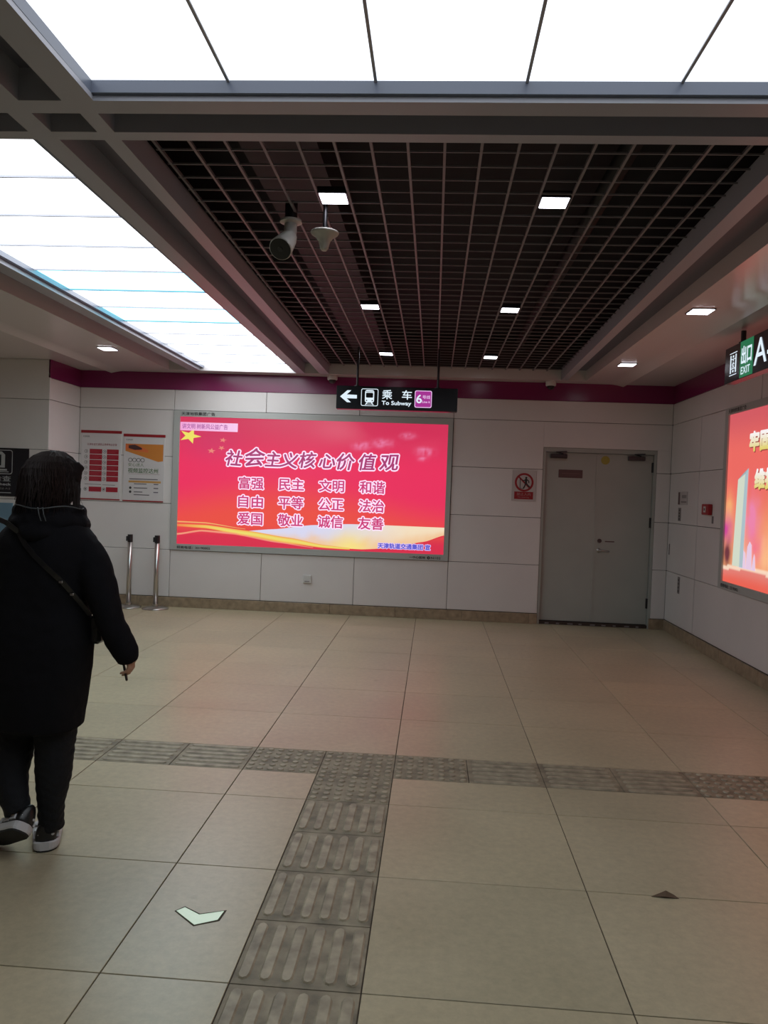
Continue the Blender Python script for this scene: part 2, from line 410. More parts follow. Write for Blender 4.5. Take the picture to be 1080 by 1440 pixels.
yr_(-1.395, -1.325, -1.42, -1.30, YR, 2.785); yr_(-1.395, -1.325, -1.41, -1.30, 3.10, GY1)
yr_(-1.68, -1.585, -1.68, -1.585, YR, 2.785); yr_(-1.68, -1.585, -1.69, -1.59, 3.10, GY1)
yr_(1.35, 1.44, 1.35, 1.44, YR, 2.785); yr_(1.345, 1.43, 1.43, 1.505, 3.10, GY1)
yr_(-2.97, -2.85, -2.97, -2.85, YR, 2.785); yr_(-2.97, -2.85, -2.99, -2.86, 3.10, GY1)
rail([(-3.23, 2.785), (1.71, 2.785), (1.71, 2.88), (-3.23, 2.88)])
rail([(-3.23, 3.03), (1.71, 3.03), (1.71, 3.10), (-3.23, 3.10)])
for x0_, x1_, in ((-1.585, -1.395), (-2.85, -1.68), (-3.23, -2.97), (1.44, 1.71)):   # rails bridge the crossing
    pass
for xx in ((-1.395, -1.325), (-1.68, -1.585), (1.35, 1.44), (-2.97, -2.85)):
    rail([(xx[0], 2.88), (xx[1], 2.88), (xx[1], 3.03), (xx[0], 3.03)])
a = MB(); a.box(-1.712, -1.681, 3.10, GY1, HC+.012, 2.99); a.build('ceiling_rim', M['blue_rim'], ceil)
a = MB(); a.box(-2.849, -2.815, 3.10, GY1, HC+.03, 2.99); a.build('ceiling_rim', M['blue_rim'], ceil)
a = MB(); a.box(-1.324, 1.349, 2.765, 2.784, HC+.02, 2.99); a.build('ceiling_rim', M['blue_rim'], ceil)
a = MB(); a.box(-1.324, -1.30, .2, 2.765, HC+.02, 2.99); a.build('ceiling_rim', M['blue_rim'], ceil)

# open-cell grid, each slat a part
gr = thing('grid_ceiling', 'dark open cell grid ceiling of thin crossed slats between the grey rails', 'ceiling grid', (0, 0, 3.0))
gx = [-.169+.159*k for k in range(-7, 10)]
for x in gx:
    xo = max(x, -1.29)
    a = MB(); a.box(x-.006, x+.006, GY0+.002, GY1-.002, 0, .014); a.build('grid_slat', M['slat'], gr)
yv = 3.115+.1
me_s = MB(); me_s.box(-1.30, 1.42, -.003, .0035, .0, .008); me_s = me_s.mesh('grid_slat', M['slat'])
yv = 3.2665; 
while yv < GY1-.02:
    link('grid_slat', me_s, gr, (0, yv, .001)); yv += .1512
# dark services above the grid
a = MB(); a.box(-1.0, -.62, 3.3, 9.1, 3.16, 3.38); duct = a.build('air_duct', M['duct']); tag(duct, 'dark square air duct running lengthwise above the grid ceiling', 'duct')
a = MB(); a.tube([(.9, 3.3, 3.25), (.9, 9.1, 3.25)], .05, 12); pipe = a.build('service_pipe', M['duct'], smooth=True); tag(pipe, 'dark round service pipe hidden above the grid ceiling', 'pipe')

# luminous ceilings
lc = thing('luminous_ceiling', 'bright white backlit ceiling of wide panels overhead at the top of the picture', 'ceiling light', (0, 0, 2.965))
dv = [-1.33]+[-.262+.533*k for k in range(-1, 3)]+[1.35]
for i in range(5):
    for (b0, b1) in ((.2, 2.776),):
        a = MB(); a.box(dv[i]+.005, dv[i+1]-.005, b0, b1, 0, .02); a.build('diffuser_panel', M['panel_light'], lc)
for i in range(1, 5):
    a = MB(); a.box(dv[i]-.0055, dv[i]+.0055, .2, 2.776, -.006, .02); a.build('divider', M['rail'], lc)
l2 = thing('luminous_ceiling', 'long backlit ceiling of narrow crosswise panels on the left, running to the back wall', 'ceiling light', (0, 0, 2.965))
yd = [3.10]+[3.10+.524*k for k in range(1, 12)]+[GY1]
for i in range(12):
    a = MB(); a.box(-2.82, -1.705, yd[i]+.006, yd[i+1]-.006, 0, .02); a.build('diffuser_panel', M['panel_light_c' if i in (4, 6) else 'panel_light_l'], l2)
for i in range(1, 12):
    a = MB(); a.box(-2.82, -1.705, yd[i]-.005, yd[i]+.005, -.011, .02); a.build('divider', M['rail'], l2)

a = MB(); a.box(-2.85, -1.70, 3.095, GY1+.01, .021, .05); a.box(-1.704, -1.694, 3.095, GY1+.01, -.02, .021); a.build('light_blocker', M['void'], l2)  # unseen cover, added to keep panel light out of the space above the grid
a = MB(); a.box(-1.335, 1.355, .19, 2.79, .021, .05); a.build('light_blocker', M['void'], lc)  # same added cover over the front panels, blocks light going upward
# downlights
def downlight(x, y, z, s, label, group):
    t = thing('downlight', label, 'ceiling lamp', (x, y, z), group)
    a = MB(); o, i = s/2, s/2-.008
    for q in ((-o, o, -o, -i), (-o, o, i, o), (-o, -i, -i, i), (i, o, -i, i)): a.box(*q, -.003, .02)
    a.box(-o, o, -o, o, .02, .03)
    a.build('housing', M['dark_metal'], t)
    a = MB(); a.box(-i, i, -i, i, -.006, .018, 0, .002); a.build('lens', M['down'], t)
gn = 'square downlights set in the grid ceiling'
for x, y, lb in ((-.5665, 3.94, 'square downlight in the dark grid, nearest one on the left, beside the cameras'),
                 (.5465, 3.96, 'square downlight in the dark grid, nearest one on the right'),
                 (-.5665, 6.20, 'square downlight in the dark grid, middle one of the left row'),
                 (.5465, 6.21, 'square downlight in the dark grid, middle one of the right row'),
                 (-.5665, 8.26, 'square downlight in the dark grid, farthest one of the left row'),
                 (.5465, 8.31, 'square downlight in the dark grid, farthest one of the right row')):
    downlight(x, y, 2.996, .15, lb, gn)
gs = 'square downlights in the glossy side ceilings'
for x, y, lb in ((1.865, 5.72, 'square downlight in the glossy right ceiling, nearer one above the exit sign side'),
                 (1.90, 7.98, 'square downlight in the glossy right ceiling, farther one near the back wall'),
                 (-3.43, 7.83, 'square downlight in the glossy left ceiling near the magenta band corner'),
                 (-3.44, 5.62, 'square downlight in the glossy left ceiling cut by the left picture edge')):
    downlight(x, y, HC-.004, .165, lb, gs)

# ================================================================ DOOR
d1 = MB(); yd0 = YB+.05
d1.box(DX0, DX0+.03, YB+.012, yd0+.06, 0, DZ, 0, .002); d1.box(DX1-.03, DX1, YB+.012, yd0+.06, 0, DZ, 0, .002); d1.box(DX0+.03, DX1-.03, YB+.012, yd0+.06, DZ-.05, DZ, 0, .002)
door = d1.build('door_1', M['door']); tag(door, kind='structure')
XM = 1.955
lf = MB(); lf.box(DX0+.033, XM-.002, yd0, yd0+.045, .045, DZ-.054, 0, .002); lf = lf.build('door_leaf', M['door'], door)
rf = MB(); rf.box(XM+.002, DX1-.033, yd0, yd0+.045, .045, DZ-.054, 0, .002); rf = rf.build('door_leaf', M['door'], door)
a = MB(); a.box(XM-.02, XM+.004, yd0-.006, yd0, .05, DZ-.06); a.build('astragal', M['door'], lf)
a = MB(); a.box(DX0+.03, DX1-.03, YB+.02, YB+.13, 0, .035, 0, .003)
for i in range(9):
    x = DX0+.1+i*.135; a.box(x, x+.03+.05*random.random(), YB+.012, YB+.02, .008, .022, 1)
a.build('threshold', [M['threshold'], M['label']], door)
a = MB(); a.box(1.49, 1.775, yd0-.008, yd0-.0005, 1.775, 1.872, 0, .002); sg = a.build('door_plate', M['maroon'], lf)
bp = back_plane(yd0-.008)
rows = MB(); rect(rows, bp, 1.53, 1.74, 1.824, 1.830, .001, 0, lin((120, 90, 90))); rect(rows, bp, 1.56, 1.70, 1.806, 1.810, .001, 0, lin((110, 82, 82))); rows.build('plate_print', M['print'], lf, cols=True)
a = MB(); poly(a, back_plane(yd0), circle(2.04, 2.0, .052, 20), .0015, 0, None, .001); a.build('yellow_sticker', M['yellow'], rf)
for (cx_, leaf) in ((1.48, lf), (2.40, rf)):
    a = MB(); a.box(cx_-.10, cx_+.10, yd0-.05, yd0-.001, DZ-.125, DZ-.075, 0, .006); cl = a.build('door_closer', M['dark_metal'], leaf)
    a = MB(); a.tube([(cx_+.05, yd0-.03, DZ-.07), (cx_-.04, yd0-.09, DZ-.055), (cx_+.09, yd0-.06, DZ-.045)], .008, 6); a.build('closer_arm', M['dark_metal'], leaf)
a = MB(); bm = bmesh.new(); bmesh.ops.create_cone(bm, cap_ends=True, segments=20, radius1=.026, radius2=.024, depth=.014)
a.bm(bm, 0, None, Matrix.Translation((2.01, yd0-.008, 1.03)) @ Matrix.Rotation(PI/2, 4, 'X')); a.build('lock_cylinder', M['dark_metal'], rf)
a = MB(); a.box(2.075, 2.185, yd0-.003, yd0-.0005, 1.018, 1.032); a.build('door_label', M['maroon'], rf)
a = MB(); bm = bmesh.new(); bmesh.ops.create_cone(bm, cap_ends=True, segments=20, radius1=.026, radius2=.026, depth=.012)
a.bm(bm, 0, None, Matrix.Translation((2.005, yd0-.007, .915)) @ Matrix.Rotation(PI/2, 4, 'X'))
a.tube([(2.005, yd0-.01, .915), (2.005, yd0-.05, .915), (2.02, yd0-.055, .914), (2.12, yd0-.052, .908)], .009, 8); a.build('lever_handle', M['steel'], rf, smooth=True)
for z in (1.93, 1.27, .30):
    a = MB(); a.cyl(DX1-.032, yd0-.012, z-.06, z+.06, .012, 10); a.box(DX1-.05, DX1-.02, yd0-.006, yd0-.001, z-.06, z+.06); a.build('hinge', M['black'], door)

# ================================================================ LIGHTBOX ON THE BACK WALL
def lightbox_frame(parent, pl, u0, u1, v0, v1, iu0, iu1, iv0, iv1):
    a = MB(); rect(a, pl, u0, iu0, v0, v1, .022, 0, None, .05); rect(a, pl, iu1, u1, v0, v1, .022, 0, None, .05)
    rect(a, pl, iu0, iu1, v0, iv0, .022, 0, None, .05); rect(a, pl, iu0, iu1, iv1, v1, .022, 0, None, .05)
    a.build('frame', M['frame'], parent)
def grid_print(name, parent, pl, u0, u1, v0, v1, nu, nv, fn, m, d=.006):
    a = MB(); vv = []; cc = []
    for j in range(nv+1):
        for i in range(nu+1):
            u = u0+(u1-u0)*i/nu; v = v0+(v1-v0)*j/nv; vv.append(pl.p(u, v, d)); cc.append(fn(u, v))
    a.v = [tuple(p) for p in vv]; a.c = cc
    a.f = [(j*(nu+1)+i, j*(nu+1)+i+1, (j+1)*(nu+1)+i+1, (j+1)*(nu+1)+i) for j in range(nv) for i in range(nu)]; a.m = [0]*len(a.f)
    return a.build(name, m, parent, cols=True)
def mixc(a, b, t): t = max(0, min(1, t)); return tuple(x*(1-t)+y*t for x, y in zip(a, b))
def ss(a, b, x): t = max(0, min(1, (x-a)/(b-a))); return t*t*(3-2*t)
SU0, SU1, SV0, SV1 = -3.158, .143, .788, 2.362
pb = back_plane(YB)
ad = thing('advert_lightbox', 'large red backlit advert lightbox with white-edged slogan characters on the back wall', 'lightbox', (0, 0, 0))
lightbox_frame(ad, pb, -3.235, .20, .714, 2.436, SU0, SU1, SV0, SV1)
def adcol(u, v):
    t = (v-SV0)/(SV1-SV0)
    top = lin((207, 48, 86)); mid = lin((232, 46, 92)); low = lin((233, 78, 66)); bot = lin((214, 44, 74))
    c = mixc(mid, top, ss(.6, 1, t)); c = mixc(low, c, ss(.16, .52, t+.10*math.sin(u*1.4+1)))
    c = mixc(bot, c, ss(.06, .17, t))
    c = mixc(c, lin((190, 60, 110)), .35*math.exp(-((u+2.75)**2/.12+(v-2.05)**2/.05)))
    n = noise.noise(Vector((u*1.1, v*2.5, 3)))
    if t > .75: c = mixc(c, lin((228, 110, 130)), max(0, n)*1.1*ss(.75, .95, t)*ss(-1.8, -.9, u))
    n2 = noise.noise(Vector((u*5, v*9, 1)))
    for fu, fv, s in ((-.64, 2.11, .10), (-.34, 2.21, .07), (-.13, 2.03, .09), (-.9, 2.07, .09), (-.15, 1.94, .05)):
        g = math.exp(-(((u-fu)/s)**2+((v-fv)/(s*.45))**2)); c = mixc(c, lin((240, 150, 195)), g*max(0, .55+.9*noise.noise(Vector((u*22, v*22, 5)))))
    return c
scr = grid_print('screen', ad, pb, SU0, SU1, SV0, SV1, 150, 72, adcol, M['lit_print'])
# swooshes of light across the bottom of the print
def interp(pts, u):
    if u <= pts[0][0]: return pts[0][1]
    for (a, b), (c, d) in zip(pts, pts[1:]):
        if u <= c:
            t = (u-a)/(c-a); return b+(d-b)*(t*t*(3-2*t)*.4+t*.6)
    return pts[-1][1]
def band(name, lo, hi, u0, u1, fn, d, n=60, nv=5):
    a = MB(); vv = []; cc = []
    for i in range(n+1):
        u = u0+(u1-u0)*i/n; l, h = interp(lo, u), interp(hi, u)
        for j in range(nv+1):
            t = j/nv; v = l+(h-l)*t; vv.append(pb.p(u, v, d)); cc.append(fn(u, v, t))
    a.v = [tuple(p) for p in vv]; a.c = cc
    a.f = [(i*(nv+1)+j, (i+1)*(nv+1)+j, (i+1)*(nv+1)+j+1, i*(nv+1)+j+1) for i in range(n) for j in range(nv)]; a.m = [0]*len(a.f)
    return a.build(name, M['lit_print'], ad, cols=True)
RED = lin((228, 60, 80))
def white_fn(u, v, t):
    c = mixc(lin((215, 215, 240)), lin((243, 222, 190)), ss(-1.3, -.2, u)); c = mixc(lin((240, 196, 150)), c, ss(0, .75, t+.25*noise.noise(Vector((u*9, v*9, 0)))))
    g = math.exp(-((u+1.0)/.22)**2)*(1-t); return mixc(c, lin((247, 226, 130)), g)
lo = [(-2.35, .955), (-1.95, .90), (-1.45, .836), (-1.1, .815), (-.86, .812), (-.52, .838), (-.1, .935), (.143, 1.022)]
hi = [(-2.35, .975), (-1.95, 1.015), (-1.46, 1.085), (-1.0, 1.115), (-.7, 1.118), (.143, 1.116)]
band('light_swoosh', lo, hi, -2.35, SU1, white_fn, .0075)
def yel(u, v, t): return mixc(mixc(RED, lin((240, 150, 70)), ss(-3.3, -2.8, u)*.5+.5), lin((236, 222, 110)), math.sin(t*PI)*ss(-3.3, -2.5, u))
band('light_swoosh', [(-3.158, 1.005), (-2.8, .992), (-2.28, .915), (-1.76, .848), (-1.3, .808), (-1.0, .803)], [(-3.158, 1.035), (-2.8, 1.035), (-2.28, .985), (-1.76, .92), (-1.3, .845), (-1.0, .822)], SU0, -1.0, yel, .009)
band('light_swoosh', [(-3.158, 1.052), (-2.8, 1.05), (-2.3, 1.0)], [(-3.158, 1.07), (-2.8, 1.066), (-2.3, 1.006)], SU0, -2.3, lambda u, v, t: mixc(lin((233, 120, 100)), lin((240, 200, 110)), t), .009)
band('light_swoosh', [(-3.158, .895), (-2.85, .95), (-2.45, .93), (-1.9, .85), (-1.45, .805)], [(-3.158, .918), (-2.85, .972), (-2.45, .955), (-1.9, .868), (-1.45, .812)], SU0, -1.45, lambda u, v, t: mixc(lin((238, 120, 120)), lin((240, 170, 120)), t), .009)
band('light_swoosh', [(-1.5, .803), (-.86, .795), (-.3, .87), (.143, 1.0)], [(-1.5, .806), (-.86, .812), (-.52, .838), (-.1, .935), (.143, 1.022)], -1.5, SU1, lambda u, v, t: lin((222, 52, 70)), .0085)
def star(mb, pl, u, v, r, rot, d, col, sx=1, sy=1):
    pts = [(u+sx*(r if k % 2 == 0 else r*.4)*math.sin(rot+k*PI/5), v+sy*(r if k % 2 == 0 else r*.4)*math.cos(rot+k*PI/5)) for k in range(10)]
    poly(mb, pl, pts, d, 0, lin(col))
a = MB(); star(a, pb, -3.03, 2.125, .115, .35, .009, (236, 224, 100), 1.25, .85)
a.build('star', M['lit_print'], ad, cols=True)
for u, v, r, ro in ((-2.615, 2.087, .04, .2), (-2.63, 1.99, .038, .6), (-2.755, 1.95, .045, .1)):
    a = MB(); star(a, pb, u, v, r, ro, .009, (233, 135, 120), 1.2, .8); a.build('star', M['lit_print'], ad, cols=True)
a = MB(); nst = 14
for i in range(nst):
    u0_, u1_ = -3.155+.72*i/nst, -3.155+.72*(i+1)/nst
    rect(a, pb, u0_, u1_, 2.192, 2.296, .009, 0, mixc(lin((240, 165, 215)), lin((248, 205, 240)), i/nst))
a.build('title_strip', M['lit_print'], ad, cols=True)
M['t_grey'] = emat('print_grey_violet', (170, 90, 160)); M['t_edge'] = emat('print_white_edge', (250, 225, 250), 1.05); M['t_rose'] = emat('print_rose', (205, 58, 120)); M['t_plum'] = emat('print_plum', (168, 52, 112))
M['t_blue'] = emat('print_blue', (85, 85, 205)); M['t_lilac'] = emat('print_lilac', (222, 195, 245), 1.0); M['ink'] = mat('ink', (.03, .03, .03), .6)
text('lettering', '讲文明 树新风公益广告', pb, -3.13, 2.215, .062, M['t_grey'], ad, .57, .001, d=.011)
# the big slogan: one brush-like character at a time, each a little different
tt = '社会主义核心价值观'
cu = [-2.473, -2.20, -1.99, -1.795, -1.553, -1.315, -1.09, -.818, -.555]; cw = [.205, .245, .18, .225, .215, .195, .215, .205, .235]; chh = [.21, .235, .20, .20, .21, .185, .215, .215, .205]
for i, ch in enumerate(tt):
    zc = 1.885+(.01 if i in (1,) else 0)-(.008 if i == 5 else 0)
    for mm, off, dd in ((M['t_edge'], .020, .011), (M['t_plum'], .0045, .013)):
        text('lettering', ch, pb, cu[i], zc-chh[i]/2, chh[i]-.02, mm, ad, cw[i], off, .16, d=dd, mid=True, rot=(-.04, .05, .0, -.06, .03, .05, -.03, .02, .04)[i])
words = ['富强', '民主', '文明', '和谐', '自由', '平等', '公正', '法治', '爱国', '敬业', '诚信', '友善']
for i, wd in enumerate(words):
    cc_, rr_ = i % 4, i//4
    cu_ = (-2.245, -1.745, -1.25, -.752)[cc_]; cv_ = (1.572, 1.345, 1.132)[rr_]
    for mm, off, dd in ((M['t_edge'], .017, .011), (M['t_rose'], .0035, .013)):
        text('lettering', wd, pb, cu_, cv_-.0725, .145, mm, ad, .305, off, d=dd, mid=True)
for mm, off, dd in ((M['t_lilac'], .010, .011), (M['t_blue'], .0025, .013)):
    text('lettering', '天津轨道交通集团 宣', pb, -.655, .836, .064, mm, ad, .635, off, d=dd)
pf = back_plane(YB-.022)
text('frame_lettering', '天津地铁集团广告', pf, -3.14, 2.378, .040, M['ink'], ad, .42, .001, d=.0015)
text('frame_lettering', '招商电话：22190002', pf, -3.15, .73, .034, M['ink'], ad, .42, .0012, d=.0015)
text('frame_lettering', '一中心医院', pf, -.27, .729, .030, M['ink'], ad, .195, .001, d=.0015)
a = MB(); poly(a, pf, circle(-.035, .744, .019, 20), .0015); a.build('frame_mark', M['ink'], ad)
text('frame_lettering', '4', pf, -.035, .733, .022, M['frame'], ad, None, 0, d=.003, mid=True)
text('frame_lettering', 'N102', pf, -.005, .731, .026, M['ink'], ad, .115, .001, d=.0015)

# ================================================================ LIGHTBOX ON THE RIGHT WALL
pr = right_plane(X1)
ad2 = thing('advert_lightbox', 'red and orange backlit advert lightbox with a pale stone tower on the right wall', 'lightbox', (0, 0, 0))
RU0, RU1, RV0, RV1 = -7.58, -4.30, .788, 2.372
lightbox_frame(ad2, pr, -AY0, -AY1, .714, 2.438, RU0, RU1, RV0, RV1)
def ad2col(u, v):
    t = (v-RV0)/(RV1-RV0)
    c = mixc(lin((240, 158, 112)), lin((234, 104, 96)), ss(.15, .6, t)); c = mixc(c, lin((208, 88, 96)), ss(.75, 1, t))
    c = mixc(c, lin((245, 120, 60)), .5*ss(-7.0, -5.5, u)*(1-t))
    for fu, fv, su, sv, col in ((-7.5, 1.45, .10, .16, (245, 175, 110)), (-7.52, 1.28, .12, .14, (205, 70, 150)), (-7.5, 1.05, .1, .12, (110, 50, 60)), (-6.98, 1.38, .16, .22, (235, 130, 170)),
                                (-6.8, 1.15, .18, .12, (240, 110, 140)), (-6.62, 1.1, .14, .2, (250, 190, 140)), (-7.1, 1.0, .12, .12, (235, 190, 185)), (-6.3, 1.3, .3, .3, (245, 150, 90))):
        g = math.exp(-(((u-fu)/su)**2+((v-fv)/sv)**2)); c = mixc(c, lin(col), min(1, g*(1.0+.7*noise.noise(Vector((u*9, v*9, 2))))))
    hor = .955-.03*((u+6.9)/.6)**2
    if v < hor+.0: c = mixc(lin((232, 96, 80)), lin((225, 130, 120)), ss(.80, hor, v))
    if hor-.02 < v < hor+.02: c = mixc(c, lin((250, 225, 200)), .8)
    return c
grid_print('screen', ad2, pr, RU0, RU1, RV0, RV1, 220, 90, ad2col, M['lit_print'])
a = MB()
poly(a, pr, [(-7.36, .955), (-7.19, .955), (-7.15, 1.80), (-7.31, 1.75)], .009, 0, lin((208, 216, 198)))
poly(a, pr, [(-7.19, .955), (-7.115, .955), (-7.08, 1.85), (-7.15, 1.80), (-7.19, 1.1)], .0095, 0, lin((170, 190, 198)))
poly(a, pr, [(-7.31, 1.75), (-7.15, 1.80), (-7.08, 1.85), (-7.2, 1.80)], .0095, 0, lin((150, 175, 182)))
a.build('tower_picture', M['lit_print'], ad2, cols=True)
a = MB()
for u0_, u1_, v1_ in ((-7.20, -7.05, 1.12), (-7.05, -6.92, 1.2), (-6.92, -6.84, 1.1)):
    poly(a, pr, [(u0_, .95), (u1_, .95), (u1_-.02, v1_-.03), ((u0_+u1_)/2, v1_), (u0_+.02, v1_-.05)], .0085, 0, lin((228, 200, 225)))
a.build('tower_picture', M['lit_print'], ad2, cols=True)
M['t_cream'] = emat('print_cream', (250, 240, 225), 1.0); M['t_yel'] = emat('print_yellow', (225, 205, 95), 1.0); M['t_umber'] = emat('print_umber', (150, 70, 60))
for s_, u_, v_ in (('牢固', -7.075, 2.0), ('维护', -6.93, 1.665)):
    text('lettering', s_, pr, u_+.014, v_-.01, .165, M['t_umber'], ad2, .40, .010, d=.010)
    text('lettering', s_, pr, u_, v_, .165, M['lit_print'], ad2, .40, .010, d=.012, grad=((222, 205, 95), (250, 245, 250)))
pfr = right_plane(X1-.022)
text('frame_lettering', '天津地铁集团广告', pfr, -7.58, 2.385, .038, M['ink'], ad2, .42, .001, d=.0015)
text('frame_lettering', '招商电话：22190002', pfr, -7.58, .732, .034, M['ink'], ad2, .42, .0012, d=.0015)

# ================================================================ HANGING SIGNS
ps = back_plane(7.9)
hs = thing('hanging_sign', 'black hanging sign with left arrow and To Subway lettering before the back wall', 'sign', (0, 7.9, 2.47))
def loc(o, t): o.location = -t.location; return o
a = MB(); a.box(-1.037, .204, 7.9, 8.0, 2.358, 2.595, 0, .004); loc(a.build('sign_box', M['sign_black'], hs), hs)
for x in (-.83, -.0):
    a = MB(); a.cyl(x, 7.95, 2.595, 3.0, .012, 10); a.cyl(x, 7.95, 2.595, 2.605, .03, 14); loc(a.build('hanger_rod', M['dark_metal'], hs), hs)
a = MB(); poly(a, ps, [(-.998, 2.483), (-.925, 2.548), (-.885, 2.548), (-.93, 2.505), (-.825, 2.502), (-.825, 2.466), (-.93, 2.466), (-.885, 2.425), (-.925, 2.425)], .0015)
loc(a.build('arrow', M['e_white'], hs), hs)
a = MB(); ring(a, ps, rrect(-.782, -.606, 2.393, 2.57, .018), rrect(-.776, -.612, 2.399, 2.564, .014), .0015)
poly(a, ps, rrect(-.742, -.648, 2.428, 2.556, .022), .0015); loc(a.build('train_symbol', M['e_white'], hs), hs)
a = MB(); poly(a, ps, rrect(-.732, -.658, 2.478, 2.528, .010), .0025); rect(a, ps, -.735, -.655, 2.536, 2.541, .0025)
poly(a, ps, circle(-.724, 2.449, .007, 10), .0025); poly(a, ps, circle(-.666, 2.449, .007, 10), .0025); loc(a.build('train_window', M['sign_black'], hs), hs)
a = MB(); poly(a, ps, [(-.742, 2.405), (-.728, 2.405), (-.712, 2.428), (-.722, 2.428)], .0015); poly(a, ps, [(-.662, 2.405), (-.648, 2.405), (-.668, 2.428), (-.678, 2.428)], .0015)
rect(a, ps, -.73, -.66, 2.411, 2.415, .0015); loc(a.build('train_rail', M['e_white'], hs), hs)
loc(text('lettering', '乘', ps, -.565, 2.468, .094, M['e_white'], hs, .10, .0015, d=.0015), hs); loc(text('lettering', '车', ps, -.362, 2.470, .092, M['e_white'], hs, .10, .0015, d=.0015), hs)
loc(text('lettering', 'To Subway', ps, -.567, 2.398, .052, M['e_white'], hs, .30, .0014, d=.0015), hs)
a = MB(); poly(a, ps, rrect(-.232, -.058, 2.391, 2.565, .018), .0015); loc(a.build('line_badge', M['e_purple'], hs), hs)
a = MB(); ring(a, ps, rrect(-.232, -.058, 2.391, 2.565, .018), rrect(-.225, -.065, 2.398, 2.558, .014), .0025); loc(a.build('line_badge_edge', M['e_pinkwhite'], hs), hs)
loc(text('lettering', '6', ps, -.215, 2.437, .085, M['e_white'], hs, .055, .002, d=.003), hs); loc(text('lettering', '号线', ps, -.153, 2.482, .036, M['e_pinkwhite'], hs, .078, .0005, d=.003), hs)
loc(text('lettering', 'Line 6', ps, -.153, 2.44, .022, M['e_pinkwhite'], hs, .076, .0005, d=.003), hs)

es = thing('exit_sign', 'black hanging exit sign with green EXIT square by the right wall', 'sign', (2.38, 5.7, 2.64))
pe = right_plane(2.345)
a = MB(); a.box(2.345, 2.43, 4.9, 6.53, 2.50, 2.787, 0, .004); loc(a.build('sign_box', M['sign_black'], es), es)
for y in (6.28, 5.15):
    a = MB(); a.cyl(2.388, y, 2.787, 2.888, .02, 12); a.cyl(2.388, y, 2.787, 2.80, .035, 14); loc(a.build('hanger_rod', M['black'], es), es)
u = lambda yy_: -yy_
a = MB(); rect(a, pe, -6.215, -5.965, 2.503, 2.784, .0015); loc(a.build('green_field', M['e_green'], es), es)
loc(text('lettering', '出口', pe, -6.185, 2.605, .135, M['e_white'], es, .19, .004, d=.003), es)
loc(text('lettering', 'EXIT', pe, -6.185, 2.528, .055, M['e_white'], es, .17, .001, d=.003), es)
loc(text('lettering', 'A-', pe, -5.945, 2.556, .19, M['e_white'], es, .31, .002, d=.003), es)
a = MB(); U0, U1, V0, V1 = -6.425, -6.275, 2.545, 2.735
rect(a, pe, U0, U1, V1-.012, V1-.006, .002); rect(a, pe, U0, U1, V0+.004, V0+.010, .002)
rect(a, pe, U0+.012, U0+.034, V0+.022, V1-.024, .002); rect(a, pe, U1-.034, U1-.012, V0+.022, V1-.024, .002)
rect(a, pe, -6.363, -6.337, V1-.045, V1-.028, .002); rect(a, pe, -6.363, -6.337, V0+.028, V0+.045, .002)
rect(a, pe, U0+.034, U1-.034, V1-.06, V1-.054, .002); rect(a, pe, U0+.034, U1-.034, V0+.054, V0+.06, .002)
poly(a, pe, circle(-6.35, 2.668, .009, 10), .002)
for q in (((-6.35, 2.655), (-6.35, 2.628)), ((-6.35, 2.65), (-6.372, 2.63)), ((-6.35, 2.648), (-6.328, 2.638)), ((-6.35, 2.628), (-6.372, 2.608)), ((-6.35, 2.628), (-6.33, 2.606))):
    (p0, p1) = q; dx, dz = p1[0]-p0[0], p1[1]-p0[1]; L = math.hypot(dx, dz); nx, nz = -dz/L*.004, dx/L*.004
    poly(a, pe, [(p0[0]-nx, p0[1]-nz), (p1[0]-nx, p1[1]-nz), (p1[0]+nx, p1[1]+nz), (p0[0]+nx, p0[1]+nz)], .002)
loc(a.build('exit_symbol', M['e_white'], es), es)

# ================================================================ NO ENTRY SIGN
ne = thing('no_entry_sign', 'small white prohibition sign with red ring and walking figure left of the door', 'sign', (1.075, YB, 1.66))
a = MB(); a.box(.935, 1.222, YB-.008, YB-.0005, 1.473, 1.847, 0, .002); loc(a.build('plate', M['sign_white'], ne), ne)
pn = back_plane(YB-.008); cu_, cv_ = 1.078, 1.70
a = MB(); ring(a, pn, circle(cu_, cv_, .112, 40), circle(cu_, cv_, .088, 40), .001)
L = .095; s2 = .7071; hw = .0095
poly(a, pn, [(cu_-L*s2-hw*s2, cv_+L*s2-hw*s2), (cu_+L*s2-hw*s2, cv_-L*s2-hw*s2), (cu_+L*s2+hw*s2, cv_-L*s2+hw*s2), (cu_-L*s2+hw*s2, cv_+L*s2+hw*s2)], .001)
loc(a.build('red_ring', M['signred'], ne), ne)
a = MB()
def limb(pts, wd):
    for p0, p1 in zip(pts, pts[1:]):
        dx, dz = p1[0]-p0[0], p1[1]-p0[1]; L_ = math.hypot(dx, dz); nx, nz = -dz/L_*wd, dx/L_*wd
        poly(a, pn, [(p0[0]-nx, p0[1]-nz), (p1[0]-nx, p1[1]-nz), (p1[0]+nx, p1[1]+nz), (p0[0]+nx, p0[1]+nz)], .002)
ox, oz = 1.10, 1.70
poly(a, pn, circle(ox, oz+.055, .013, 14), .002)
limb([(ox, oz+.042), (ox-.002, oz-.01)], .014); limb([(ox, oz-.005), (ox+.022, oz-.035), (ox+.045, oz-.055)], .008); limb([(ox-.004, oz-.005), (ox-.012, oz-.04), (ox-.03, oz-.075)], .008)
limb([(ox, oz+.035), (ox-.028, oz+.02), (ox-.045, oz+.028)], .006); limb([(ox+.004, oz+.035), (ox+.032, oz+.018), (ox+.034, oz-.008)], .006)
limb([(ox-.07, oz+.05), (ox-.07, oz-.07)], .004); limb([(ox-.07, oz-.07), (ox-.03, oz-.08)], .003)
loc(a.build('figure', M['ink'], ne), ne)
